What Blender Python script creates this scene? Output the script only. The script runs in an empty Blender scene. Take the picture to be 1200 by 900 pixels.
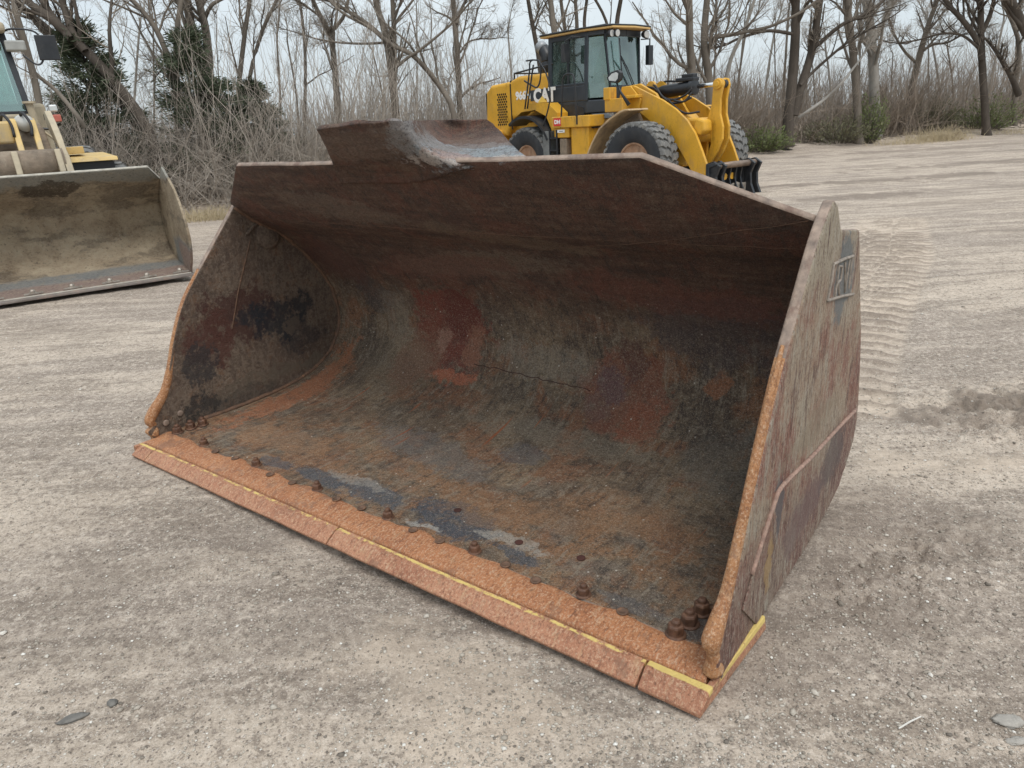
import bpy, bmesh, math, random
import numpy as np
from mathutils import Vector, Matrix
random.seed(7); np.random.seed(7)
S = bpy.context.scene
COL = S.collection
R = math.radians

# ---------------------------------------------------------------- camera
CAM_F, CAM_PITCH, CAM_ROLL, CAM_H = 832.0, R(20.161), R(3.34), 1.6148   # f in pixels of a 1200 px wide frame
cam_d = bpy.data.cameras.new('camera'); cam = bpy.data.objects.new('camera', cam_d); COL.objects.link(cam)
cam_d.sensor_width = 36.0; cam_d.lens = 36.0 * CAM_F / 1200.0
cam_d.clip_start = 0.05; cam_d.clip_end = 3000
_f = Vector((0, math.cos(CAM_PITCH), -math.sin(CAM_PITCH))); _r0 = Vector((1, 0, 0)); _u0 = _r0.cross(_f)
_r = _r0 * math.cos(CAM_ROLL) - _u0 * math.sin(CAM_ROLL); _u = _r0 * math.sin(CAM_ROLL) + _u0 * math.cos(CAM_ROLL)
_M = Matrix((( _r.x, _u.x, -_f.x, 0), (_r.y, _u.y, -_f.y, 0), (_r.z, _u.z, -_f.z, CAM_H), (0, 0, 0, 1)))
cam.matrix_world = _M
S.camera = cam
def at(px, py, Y):
    """world point at depth coordinate Y (metres north of the camera) seen at a photo pixel"""
    d = _r * ((px - 600) / CAM_F) + _u * ((450 - py) / CAM_F) + _f
    t = Y / d.y
    return Vector((d.x * t, Y, CAM_H + d.z * t))

# ---------------------------------------------------------------- sky, sun, exposure
SUN_EL, SUN_AZ = R(60), R(158)      # azimuth measured clockwise from +Y
W = bpy.data.worlds.new('World'); S.world = W; W.use_nodes = True
nt = W.node_tree; nt.nodes.clear()
o = nt.nodes.new('ShaderNodeOutputWorld'); bg = nt.nodes.new('ShaderNodeBackground')
sky = nt.nodes.new('ShaderNodeTexSky'); sky.sky_type = 'NISHITA'; sky.sun_disc = False
sky.sun_elevation = SUN_EL; sky.sun_rotation = SUN_AZ; sky.air_density = 1.0; sky.dust_density = 2.0; sky.ozone_density = 1.5
tc = nt.nodes.new('ShaderNodeTexCoord')
mp = nt.nodes.new('ShaderNodeMapping'); mp.inputs['Scale'].default_value = (1, 1, 3.2)
nz = nt.nodes.new('ShaderNodeTexNoise'); nz.inputs['Scale'].default_value = 1.6; nz.inputs['Detail'].default_value = 5; nz.inputs['Roughness'].default_value = .55
rp = nt.nodes.new('ShaderNodeMapRange'); rp.inputs['From Min'].default_value = .32; rp.inputs['From Max'].default_value = .66
rp.inputs['To Min'].default_value = .66; rp.inputs['To Max'].default_value = .96
mx = nt.nodes.new('ShaderNodeMix'); mx.data_type = 'RGBA'
mx.inputs['B'].default_value = (6.75, 7.45, 7.85, 1)      # cloud deck, same units as the sky texture
L = nt.links.new
L(tc.outputs['Generated'], mp.inputs['Vector']); L(mp.outputs[0], nz.inputs['Vector']); L(nz.outputs['Fac'], rp.inputs['Value'])
# an overcast deck is brighter overhead than at the horizon
sx_ = nt.nodes.new('ShaderNodeSeparateXYZ'); zr = nt.nodes.new('ShaderNodeMapRange'); zr.inputs['From Min'].default_value = 0; zr.inputs['From Max'].default_value = .9
zr.inputs['To Min'].default_value = .74; zr.inputs['To Max'].default_value = 1.30; sc_ = nt.nodes.new('ShaderNodeVectorMath'); sc_.operation = 'SCALE'
L(tc.outputs['Generated'], sx_.inputs[0]); L(sx_.outputs[2], zr.inputs['Value'])
L(rp.outputs[0], mx.inputs['Factor']); L(sky.outputs[0], mx.inputs['A']); L(mx.outputs['Result'], sc_.inputs[0]); L(zr.outputs[0], sc_.inputs['Scale']); L(sc_.outputs[0], bg.inputs['Color'])
bg.inputs['Strength'].default_value = 0.108
L(bg.outputs[0], o.inputs['Surface'])
sd = bpy.data.lights.new('sun', 'SUN'); sun = bpy.data.objects.new('sun', sd); COL.objects.link(sun)
sd.energy = 1.2; sd.angle = R(28); sd.color = (1.0, .955, .90)
sun.rotation_euler = Vector((math.sin(SUN_AZ) * math.cos(SUN_EL), math.cos(SUN_AZ) * math.cos(SUN_EL), math.sin(SUN_EL))).to_track_quat('Z', 'Y').to_euler()
S.view_settings.view_transform = 'Standard'; S.view_settings.look = 'None'
S.view_settings.exposure = 0.42; S.view_settings.gamma = 1.0; S.view_settings.use_curve_mapping = False
S.cycles.max_bounces = 6; S.cycles.diffuse_bounces = 3; S.cycles.transparent_max_bounces = 12

# ---------------------------------------------------------------- mesh helpers
class MB:
    def __init__(s): s.v = []; s.f = []; s.uv = None; s.mi = []
    def add(s, vs, fs, mi=0):
        b = len(s.v); s.v += [tuple(p) for p in vs]; s.f += [tuple(b + i for i in f) for f in fs]; s.mi += [mi] * len(fs)
        return s
    def box(s, a, b, mi=0):
        (x0, y0, z0), (x1, y1, z1) = a, b
        vs = [(x0,y0,z0),(x1,y0,z0),(x1,y1,z0),(x0,y1,z0),(x0,y0,z1),(x1,y0,z1),(x1,y1,z1),(x0,y1,z1)]
        return s.add(vs, [(0,3,2,1),(4,5,6,7),(0,1,5,4),(1,2,6,5),(2,3,7,6),(3,0,4,7)], mi)
    def bar(s, p, q, w, h, up=(0,0,1), mi=0):
        p, q = Vector(p), Vector(q); d = (q - p).normalized(); u = Vector(up)
        if abs(d.dot(u)) > .98: u = Vector((1,0,0))
        a = d.cross(u).normalized(); c = a.cross(d).normalized()
        vs = []
        for o_ in (p, q):
            for i, j in ((-1,-1),(1,-1),(1,1),(-1,1)): vs.append(o_ + a * (w/2*i) + c * (h/2*j))
        return s.add(vs, [(0,1,2,3),(4,7,6,5),(0,4,5,1),(1,5,6,2),(2,6,7,3),(3,7,4,0)], mi)
    def tube(s, pts, rad, n=8, mi=0, cap=True):
        pts = [Vector(p) for p in pts]
        if not hasattr(rad, '__len__'): rad = [rad] * len(pts)
        b = len(s.v); prev = None
        for i, p in enumerate(pts):
            d = (pts[min(i+1, len(pts)-1)] - pts[max(i-1, 0)]).normalized()
            if prev is None:
                a = d.cross(Vector((0,0,1)));
                if a.length < .1: a = d.cross(Vector((1,0,0)))
            else: a = prev - d * prev.dot(d)
            a.normalize(); prev = a; c = d.cross(a)
            for k in range(n):
                t = 2 * math.pi * k / n
                s.v.append(tuple(p + (a * math.cos(t) + c * math.sin(t)) * rad[i]))
        for i in range(len(pts) - 1):
            for k in range(n):
                k2 = (k + 1) % n
                s.f.append((b+i*n+k, b+i*n+k2, b+(i+1)*n+k2, b+(i+1)*n+k)); s.mi.append(mi)
        if cap:
            s.f.append(tuple(b + k for k in reversed(range(n)))); s.mi.append(mi)
            s.f.append(tuple(b + (len(pts)-1)*n + k for k in range(n))); s.mi.append(mi)
        return s
    def prism(s, poly, axis, a, b, mi=0):
        """poly: 2D points; axis 'x','y','z' = extrusion axis from a to b"""
        def P(p, t):
            return {'x': (t, p[0], p[1]), 'y': (p[0], t, p[1]), 'z': (p[0], p[1], t)}[axis]
        n = len(poly)
        vs = [P(p, a) for p in poly] + [P(p, b) for p in poly]
        fs = [tuple(range(n)), tuple(reversed(range(n, 2*n)))] + [(i, n + i, n + (i+1) % n, (i+1) % n) for i in range(n)]
        return s.add(vs, fs, mi)
    def lathe(s, prof, c, axis, n=32, mi=0, closed=False):
        """prof: (radius, height along axis) ; revolve round axis through c"""
        c = Vector(c); ax = Vector(axis).normalized(); a = ax.orthogonal().normalized(); e = ax.cross(a)
        b = len(s.v); m = len(prof)
        for r_, h in prof:
            for k in range(n):
                t = 2*math.pi*k/n; s.v.append(tuple(c + ax*h + (a*math.cos(t) + e*math.sin(t))*r_))
        rng = range(m) if closed else range(m - 1)
        for i in rng:
            j = (i + 1) % m
            for k in range(n):
                k2 = (k+1) % n; s.f.append((b+i*n+k, b+i*n+k2, b+j*n+k2, b+j*n+k)); s.mi.append(mi)
        if not closed:
            s.f.append(tuple(b+k for k in reversed(range(n)))); s.mi.append(mi)
            s.f.append(tuple(b+(m-1)*n+k for k in range(n))); s.mi.append(mi)
        return s
    def build(s, name, mat, parent=None, smooth=False, bevel=0, label=None, kind=None, recalc=True, seg=2, loc=None, auto=None):
        me = bpy.data.meshes.new(name); me.from_pydata(s.v, [], s.f)
        for m in (mat if isinstance(mat, (list, tuple)) else [mat]): me.materials.append(m)
        if any(s.mi): me.polygons.foreach_set('material_index', s.mi)
        if recalc:
            bm = bmesh.new(); bm.from_mesh(me); bmesh.ops.recalc_face_normals(bm, faces=bm.faces); bm.to_mesh(me); bm.free()
        if smooth or auto: me.polygons.foreach_set('use_smooth', [True] * len(me.polygons))
        if auto: me.set_sharp_from_angle(angle=R(auto))
        o = bpy.data.objects.new(name, me); COL.objects.link(o)
        if parent: o.parent = parent
        if loc: o.location = loc
        if bevel:
            m = o.modifiers.new('bevel', 'BEVEL'); m.width = bevel; m.segments = seg; m.limit_method = 'ANGLE'; m.angle_limit = R(35)
        if label: o['label'] = label
        if kind: o['kind'] = kind
        return o
def tag(o, label=None, cat=None, group=None, kind=None):
    for k, v in (('label', label), ('category', cat), ('group', group), ('kind', kind)):
        if v: o[k] = v
    return o
def empty(name, loc, rz, label, cat, group=None):
    o = bpy.data.objects.new(name, None); COL.objects.link(o); o.location = loc; o.rotation_euler = (0, 0, rz); o.empty_display_size = .2
    return tag(o, label, cat, group)
def catmull(pts, n):
    pts = [np.array(p, float) for p in pts]; out = []
    P = [2*pts[0]-pts[1]] + pts + [2*pts[-1]-pts[-2]]
    for i in range(1, len(P) - 2):
        for k in range(n):
            t = k / n
            out.append(.5*((2*P[i]) + (-P[i-1]+P[i+1])*t + (2*P[i-1]-5*P[i]+4*P[i+1]-P[i+2])*t*t + (-P[i-1]+3*P[i]-3*P[i+1]+P[i+2])*t**3))
    out.append(pts[-1]); return out

# numpy value noise (world space, metres)
_tab = np.random.RandomState(3).rand(256, 256)
def vnoise(x, y, seed=0):
    x = x + seed * 17.31; y = y + seed * 9.77
    xi = np.floor(x).astype(int); yi = np.floor(y).astype(int); fx = x - xi; fy = y - yi
    fx = fx*fx*(3-2*fx); fy = fy*fy*(3-2*fy)
    g = lambda a, b: _tab[a % 256, b % 256]
    return (g(xi, yi)*(1-fx)+g(xi+1, yi)*fx)*(1-fy) + (g(xi, yi+1)*(1-fx)+g(xi+1, yi+1)*fx)*fy - .5
def fbm(x, y, f0, octs, gain=.5, seed=0):
    s = 0; a = 1.0
    for i in range(octs): s = s + a * vnoise(x*f0, y*f0, seed + i); f0 *= 2.03; a *= gain
    return s
def sstep(a, b, x): t = np.clip((x - a) / (b - a), 0, 1); return t*t*(3-2*t)

# ---------------------------------------------------------------- node helpers
class NT:
    def __init__(s, name):
        s.m = bpy.data.materials.new(name); s.m.use_nodes = True; s.t = s.m.node_tree; s.t.nodes.clear()
        s.out = s.n('ShaderNodeOutputMaterial'); s.b = s.n('ShaderNodeBsdfPrincipled'); s.l(s.b.outputs[0], s.out.inputs['Surface'])
        s.tc = s.n('ShaderNodeTexCoord')
    def n(s, t): return s.t.nodes.new(t)
    def l(s, a, b): s.t.links.new(a, b)
    def set(s, sock, v):
        if isinstance(v, bpy.types.NodeSocket): s.l(v, sock)
        elif isinstance(v, (tuple, list)) and len(v) == 3 and sock.type == 'RGBA': sock.default_value = (*v, 1)
        else: sock.default_value = v
    def obj(s): return s.tc.outputs['Object']
    def uv(s): return s.tc.outputs['UV']
    def geo(s): g = s.n('ShaderNodeNewGeometry'); return g.outputs['Position']
    def map(s, vec, scale=(1,1,1), loc=(0,0,0), rot=(0,0,0)):
        m = s.n('ShaderNodeMapping'); s.l(vec, m.inputs[0]); m.inputs['Scale'].default_value = scale; m.inputs['Location'].default_value = loc; m.inputs['Rotation'].default_value = rot
        return m.outputs[0]
    def noise(s, vec, sc, det=4, rough=.55, dist=0, col=False):
        n = s.n('ShaderNodeTexNoise'); s.l(vec, n.inputs['Vector']); n.inputs['Scale'].default_value = sc; n.inputs['Detail'].default_value = det
        n.inputs['Roughness'].default_value = rough; n.inputs['Distortion'].default_value = dist
        return n.outputs['Color' if col else 'Fac']
    def voro(s, vec, sc, feat='F1', out='Distance', rnd=1):
        n = s.n('ShaderNodeTexVoronoi'); n.feature = feat; s.l(vec, n.inputs['Vector']); n.inputs['Scale'].default_value = sc; n.inputs['Randomness'].default_value = rnd
        return n.outputs[out]
    def rng(s, v, a, b, c=0.0, d=1.0, smooth=True):
        n = s.n('ShaderNodeMapRange'); n.interpolation_type = 'SMOOTHSTEP' if smooth else 'LINEAR'
        s.set(n.inputs['Value'], v)
        for k, x in zip(('From Min','From Max','To Min','To Max'), (a, b, c, d)): n.inputs[k].default_value = x
        return n.outputs[0]
    def math(s, op, a, b=0.0, clamp=False):
        n = s.n('ShaderNodeMath'); n.operation = op; n.use_clamp = clamp; s.set(n.inputs[0], a); s.set(n.inputs[1], b); return n.outputs[0]
    def vm(s, op, a, b=None, out=0):
        n = s.n('ShaderNodeVectorMath'); n.operation = op; s.set(n.inputs[0], a)
        if b is not None: s.set(n.inputs['Scale'] if op == 'SCALE' else n.inputs[1], b)
        return n.outputs['Value' if op in ('LENGTH','DOT_PRODUCT','DISTANCE') else 'Vector']
    def mix(s, f, a, b, mode='MIX'):
        n = s.n('ShaderNodeMix'); n.data_type = 'RGBA'; n.blend_type = mode; s.set(n.inputs['Factor'], f); s.set(n.inputs['A'], a); s.set(n.inputs['B'], b); return n.outputs['Result']
    def ramp(s, v, stops):
        n = s.n('ShaderNodeValToRGB'); s.set(n.inputs[0], v); e = n.color_ramp.elements
        while len(e) < len(stops): e.new(.5)
        for el, (p, c) in zip(e, stops): el.position = p; el.color = (*c, 1)
        return n.outputs[0]
    def bump(s, h, dist, strength=1.0, prev=None):
        n = s.n('ShaderNodeBump'); n.inputs['Distance'].default_value = dist; n.inputs['Strength'].default_value = strength; s.set(n.inputs['Height'], h)
        if prev is not None: s.l(prev, n.inputs['Normal'])
        return n.outputs[0]
    def warp(s, vec, sc, amt, det=4):
        c = s.noise(vec, sc, det, .6, col=True)
        c = s.vm('SUBTRACT', c, (.5, .5, .5)); c = s.vm('SCALE', c, amt); return s.vm('ADD', vec, c)
    def patch(s, vec, c, r, edge=.12, rot=0.0, ragged=None):
        """soft irregular spot: vec already warped; c centre, r radii (2D in first two coords)"""
        v = s.vm('SUBTRACT', vec, (c[0], c[1], 0.0))
        if rot: v = s.map(v, rot=(0, 0, rot))
        v = s.vm('MULTIPLY', v, (1/r[0], 1/r[1], 0.0)); d = s.vm('LENGTH', v)
        if ragged is not None: d = s.math('ADD', d, ragged)
        return s.rng(d, 1 + edge, 1 - edge)
    def fin(s, col, rough=.8, metal=0.0, nrm=None, spec=.4):
        s.set(s.b.inputs['Base Color'], col); s.set(s.b.inputs['Roughness'], rough); s.set(s.b.inputs['Metallic'], metal)
        s.b.inputs['Specular IOR Level'].default_value = spec
        if nrm is not None: s.l(nrm, s.b.inputs['Normal'])
        return s.m
# ---------------------------------------------------------------- materials
GB = (.165, .130, .100); DB = (.060, .042, .031); OR_ = (.36, .135, .045); RD = (.115, .026, .014); BK = (.022, .027, .036); LG = (.34, .31, .27)
def speck(k, vec, sc, lo, hi, amt=1.0, det=3, rough=.65):
    return k.rng(k.noise(vec, sc, det, rough), lo, hi, 0, amt)
def rust_core(k, vec, streak, tone=(.5, .5)):
    """crusty mottled scale: grey brown / dark brown / orange bloom with pale scuffs; returns colour, height"""
    w = k.warp(vec, 3.0, .25)
    a = k.noise(w, 2.2, 8, .66); b = k.noise(vec, 11, 8, .7); c = k.noise(streak, 9, 6, .7); fine = k.noise(vec, 62, 6, .8)
    col = k.ramp(a, [(.36, (.085, .058, .042)), (.46, (.155, .108, .076)), (.53, (.235, .180, .130)), (.66, (.31, .245, .175))])
    col = k.mix(k.rng(b, .52, .62, 0, .8), col, (.26, .125, .055)); col = k.mix(k.rng(b, .47, .39, 0, .75), col, (.060, .046, .038))
    col = k.mix(k.rng(c, .52, .62, 0, .7), col, (.30, .245, .185)); col = k.mix(k.rng(c, .47, .38, 0, .75), col, (.045, .033, .027))
    col = k.mix(speck(k, vec, 38, .53, .60, .6), col, (.33, .27, .205)); col = k.mix(speck(k, k.map(vec, (1, 1, 1), (5, 2, 7)), 30, .55, .62, .75), col, (.040, .030, .025))
    col = k.mix(k.rng(fine, .53, .64, 0, .75), col, (.40, .34, .27)); col = k.mix(k.rng(fine, .47, .37, 0, .8), col, (.028, .020, .017))
    pit = k.voro(k.warp(vec, 12, .05), 48)
    h = k.math('ADD', k.math('MULTIPLY', a, .4), k.math('MULTIPLY', b, .5)); h = k.math('ADD', h, k.math('MULTIPLY', fine, .45))
    h = k.math('ADD', h, k.math('MULTIPLY', k.rng(pit, 0, .35), .12)); h = k.math('ADD', h, k.math('MULTIPLY', c, .3))
    return col, h, a, b, c, fine

def mat_shell():
    k = NT('bucket_interior_rust'); ob = k.obj(); uv = k.uv()
    w = k.warp(k.warp(uv, 3.5, .18, 7), 20, .075, 6); w2 = k.warp(uv, 3, .3, 6); s_ = _sep(k, w2, 1); s0 = _sep(k, uv, 1)
    st = k.map(uv, (9.0, 1.3, 1)); diag = k.map(uv, (2.2, 13, 1), (0, 0, 0), (0, 0, R(24)))
    a = k.noise(w2, 2.0, 8, .66); b = k.noise(k.map(w2, (1, 1, 1), (3, 5, 0)), 3.6, 8, .68); c = k.noise(st, 3.4, 8, .72); d = k.noise(diag, 1.6, 7, .7)
    g = k.noise(ob, 24, 7, .78); fine = k.noise(ob, 95, 5, .8); vf = k.noise(ob, 210, 3, .8)
    # wall and floor: olive-tan worn scale
    col = k.ramp(a, [(.38, (.098, .060, .038)), (.48, (.180, .120, .073)), (.57, (.262, .180, .108)), (.68, (.35, .25, .150))])
    col = k.mix(k.rng(b, .50, .60, 0, .75), col, (.28, .110, .045)); col = k.mix(k.rng(b, .47, .38, 0, .55), col, (.100, .074, .054))
    # floor: tan-orange bloom towards the lip
    fl = k.rng(s_, 1.05, .60); b2 = k.noise(k.map(w2, (1, 1, 1), (8, 2, 0)), 4.5, 8, .7)
    col = k.mix(k.math('MULTIPLY', k.rng(b2, .44, .58, 0, .85), fl), col, (.34, .165, .072)); col = k.mix(k.math('MULTIPLY', k.rng(b2, .47, .38, 0, .75), fl), col, (.20, .155, .118))
    # upper plate: maroon brown scale with slanting scrapes
    upm = k.rng(s_, 1.70, 2.15)
    up_ = k.ramp(d, [(.36, (.052, .025, .018)), (.47, (.098, .043, .029)), (.56, (.135, .066, .043)), (.68, (.20, .125, .080))])
    up_ = k.mix(k.rng(b, .48, .60, 0, .6), up_, (.175, .060, .038))
    col = k.mix(k.math('MULTIPLY', upm, .90), col, up_)
    # directional scraping, then crust and grit
    col = k.mix(k.math('MULTIPLY', k.rng(c, .525, .62, 0, .55), k.rng(s_, 2.2, 1.7, .15, 1)), col, (.34, .285, .215)); col = k.mix(k.rng(c, .475, .38, 0, .65), col, (.060, .044, .035))
    lowm = k.rng(s_, 2.2, 1.7, .35, 1)
    col = k.mix(k.math('MULTIPLY', k.rng(g, .53, .63, 0, .60), lowm), col, (.36, .295, .215)); col = k.mix(k.rng(g, .475, .38, 0, .7), col, (.050, .036, .028))
    BRK = k.math('MULTIPLY', k.rng(k.noise(ob, 16, 7, .78), .38, .50, .45, 1.0), k.rng(fine, .38, .48, .55, 1.0))
    RAG = k.math('ADD', k.math('MULTIPLY', k.math('SUBTRACT', k.noise(ob, 5.5, 5, .7), .5), 2.0), k.math('MULTIPLY', k.math('SUBTRACT', k.noise(ob, 26, 6, .75), .5), 1.7))
    for (cx, cs, rx, rs, cc, amt, rot) in MARKS:
        m = k.math('MULTIPLY', k.patch(w, (cx, cs), (rx, rs), .16, rot, RAG), BRK)
        col = k.mix(k.math('MULTIPLY', m, amt), col, cc)
    col = k.mix(k.math('MULTIPLY', k.rng(fine, .54, .64, 0, .60), lowm), col, (.46, .37, .27)); col = k.mix(k.rng(fine, .47, .36, 0, .65), col, (.040, .028, .022))
    col = k.mix(k.math('MULTIPLY', k.rng(vf, .56, .66, 0, .55), lowm), col, (.60, .52, .42)); col = k.mix(k.rng(vf, .45, .34, 0, .6), col, (.035, .025, .020))
    chip = k.voro(ob, 26); chc = _sep(k, k.voro(ob, 26, out='Color'), 0)
    col = k.mix(k.math('MULTIPLY', k.math('MULTIPLY', k.rng(chip, .13, .09), k.rng(chc, .86, .88)), k.rng(s_, 2.2, 1.8)), col, (.62, .56, .48))
    scr = k.noise(k.map(uv, (26, 1.6, 1), (3, 1, 0), (0, 0, .32)), 1.0, 3, .5)
    col = k.mix(k.math('MULTIPLY', k.rng(scr, .66, .70), k.math('MULTIPLY', k.rng(s_, .7, .9), k.rng(s_, 1.5, 1.2, 0, .8))), col, (.42, .11, .035))
    pit = k.voro(k.warp(ob, 12, .05), 60)
    h = k.math('ADD', k.math('MULTIPLY', g, .6), k.math('MULTIPLY', c, .5)); h = k.math('ADD', h, k.math('MULTIPLY', k.rng(pit, 0, .35), .10)); h = k.math('ADD', h, k.math('MULTIPLY', d, .5))
    n = k.bump(h, .030, 1.0); n = k.bump(fine, .007, 1.0, n)
    return k.fin(col, k.rng(a, .3, .7, .62, .85), 0.0, n, .5)
def _sep(k, vec, i):
    n = k.n('ShaderNodeSeparateXYZ'); k.l(vec, n.inputs[0]); return n.outputs[i]

def mat_lip_orange(name, base=(.43, .175, .072), dark=(.17, .066, .032), yellow=None, axis_scale=(15, 3.2, 5)):
    k = NT(name); ob = k.obj(); st = k.map(ob, axis_scale)
    a = k.noise(ob, 5, 6, .6); c = k.noise(st, 3.2, 7, .72); f = k.noise(ob, 120, 4, .7)
    col = k.ramp(a, [(.25, (base[0]*.72, base[1]*.62, base[2]*.6)), (.5, base), (.75, (base[0]*1.12, base[1]*1.2, base[2]*1.25))])
    col = k.mix(k.rng(c, .53, .66, 0, .75), col, dark); col = k.mix(k.rng(c, .46, .36, 0, .6), col, (.47, .29, .16))
    d = k.noise(k.map(ob, (5, 1.6, 3)), 22, 5, .75); col = k.mix(k.rng(d, .54, .64, 0, .6), col, (.52, .36, .24)); col = k.mix(k.rng(d, .46, .36, 0, .65), col, (.13, .055, .03))
    col = k.mix(k.rng(f, .53, .64, 0, .65), col, (.60, .40, .26)); col = k.mix(k.rng(f, .45, .34, 0, .6), col, (.15, .07, .04));
    col = k.mix(k.rng(k.noise(k.map(ob, (1, 1, 1), (2, 2, 2)), 6, 7, .7), .54, .62, 0, .6), col, (.22, .115, .07)); col = k.mix(k.rng(k.noise(ob, 2.3, 5, .6), .58, .72, 0, .65), col, (.25, .16, .12))
    if yellow:
        y = _sep(k, ob, 1); x = _sep(k, ob, 0); jit = k.math('MULTIPLY', k.math('SUBTRACT', k.noise(ob, 30, 4, .6), .5), .014)
        yy = k.math('ADD', y, jit); xx = k.math('ADD', x, jit)
        m = k.math('MULTIPLY', k.rng(yy, yellow[0]-.003, yellow[0]+.003), k.rng(yy, yellow[1]+.003, yellow[1]-.003))
        if yellow[2] is not None:
            m2 = k.math('MULTIPLY', k.rng(xx, yellow[2]-.003, yellow[2]+.003), k.rng(xx, yellow[3]+.003, yellow[3]-.003))
            m2 = k.math('MULTIPLY', m2, k.rng(yy, yellow[0]-.003, yellow[0]+.003))
            m = k.math('MULTIPLY', m, k.rng(xx, yellow[3]+.003, yellow[3]-.003) if yellow[3] > 1 else 1.0)
            m = k.math('MAXIMUM', m, m2)
        up_ = k.rng(_sep(k, ob, 2), .030, .036)
        wear = k.rng(k.noise(ob, 24, 6, .75), yellow[4], yellow[4] + .1, 1, 0)
        m = k.math('MULTIPLY', k.math('MULTIPLY', m, wear), up_)
        col = k.mix(m, col, (.70, .52, .17))
    n = k.bump(k.math('ADD', c, k.math('MULTIPLY', a, .8)), .010, 1.0); n = k.bump(k.math('ADD', f, d), .003, 1.0, n)
    return k.fin(col, .68, 0.0, n, .5)

def mat_side_outer():
    k = NT('side_plate_worn'); ob = k.obj(); RG = k.math('ADD', k.math('MULTIPLY', k.math('SUBTRACT', k.noise(ob, 6, 5, .7), .5), 2.0), k.math('MULTIPLY', k.math('SUBTRACT', k.noise(ob, 28, 6, .75), .5), 1.4)); st = k.map(ob, (8, 6.5, 1.0), (0, 0, 0), (R(28), 0, 0))
    w = k.warp(k.warp(ob, 5, .12, 6), 18, .08, 6)
    a = k.noise(w, 3.0, 6, .62); c = k.noise(st, 3.5, 7, .72); f = k.noise(ob, 80, 5, .75); z = _sep(k, w, 2)
    col = k.ramp(a, [(.36, (.26, .105, .072)), (.46, (.34, .175, .120)), (.53, (.41, .290, .20)), (.66, (.45, .37, .275))])
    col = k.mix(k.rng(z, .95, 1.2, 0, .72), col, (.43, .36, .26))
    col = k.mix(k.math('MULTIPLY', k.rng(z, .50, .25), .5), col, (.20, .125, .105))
    col = k.mix(k.rng(c, .52, .62, 0, .75), col, (.42, .36, .28)); col = k.mix(k.rng(c, .47, .37, 0, .75), col, (.13, .060, .045)); g = k.noise(k.map(st, (2, 2, 2)), 9, 6, .75); col = k.mix(k.rng(g, .53, .62, 0, .65), col, (.50, .45, .37)); col = k.mix(k.rng(g, .46, .37, 0, .7), col, (.085, .045, .036))
    col = k.mix(k.rng(f, .54, .66, 0, .6), col, (.50, .45, .38))
    col = k.mix(k.rng(f, .46, .35, 0, .6), col, (.06, .035, .03))
    for (cy, cz, ry, rz_, cc, amt) in ((1.25, .30, .15, .11, (.13, .10, .095), .7), (.56, .40, .04, .10, (.12, .11, .115), .8), (.50, .24, .03, .10, (.47, .30, .12), .6),
                                   (.85, .22, .22, .10, (.20, .135, .125), .6), (1.15, 1.03, .12, .15, (.17, .19, .195), .8), (.95, .55, .3, .06, (.33, .27, .19), .5)):
        v = k.n('ShaderNodeCombineXYZ'); k.l(_sep(k, w, 1), v.inputs[0]); k.l(_sep(k, w, 2), v.inputs[1])
        col = k.mix(k.math('MULTIPLY', k.patch(v.outputs[0], (cy, cz), (ry, rz_), .2, 0, RG), amt), col, cc)
    n = k.bump(k.math('ADD', c, k.math('ADD', a, g)), .014, 1.0); n = k.bump(f, .004, 1.0, n)
    return k.fin(col, .72, 0.0, n, .45)
def mat_side_inner():
    k = NT('side_plate_inner'); ob = k.obj(); w = k.warp(k.warp(ob, 5, .22, 7), 20, .10, 6)
    col, h, a, b, c, fine = rust_core(k, ob, k.map(ob, (1, 4, 1)))
    col = k.mix(.5, col, (.20, .135, .098)); RG = k.math('ADD', k.math('MULTIPLY', k.math('SUBTRACT', k.noise(ob, 6, 5, .7), .5), 2.2), k.math('MULTIPLY', k.math('SUBTRACT', k.noise(ob, 28, 6, .75), .5), 1.4)); BR2 = k.rng(k.noise(ob, 17, 6, .75), .38, .50, .25, 1.0)
    v = k.n('ShaderNodeCombineXYZ'); k.l(_sep(k, w, 1), v.inputs[0]); k.l(_sep(k, w, 2), v.inputs[1]); v = v.outputs[0]
    for (cy, cz, ry, rz_, cc, amt) in ((.78, .62, .28, .16, (.085, .033, .025), .85), (.58, .52, .17, .16, (.12, .045, .032), .85), (1.06, .55, .23, .13, BK, .80), (1.20, .40, .16, .10, BK, .5), (.85, .60, .12, .06, BK, .7),
                                   (1.14, .47, .05, .045, (.16, .12, .09), .9), (.48, .36, .10, .12, (.05, .045, .045), .8), (.9, .19, .4, .06, (.19, .15, .11), .8), (.45, .15, .1, .08, (.035, .033, .032), .8),
                                   (.70, .12, .22, .05, (.07, .06, .05), .5)):
        col = k.mix(k.math('MULTIPLY', k.math('MULTIPLY', k.patch(v, (cy, cz), (ry, rz_), .16, 0, RG), BR2), amt), col, cc)
    n = k.bump(h, .028, 1.); n = k.bump(fine, .003, .8, n)
    return k.fin(col, .78, 0.0, n, .45)
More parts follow.
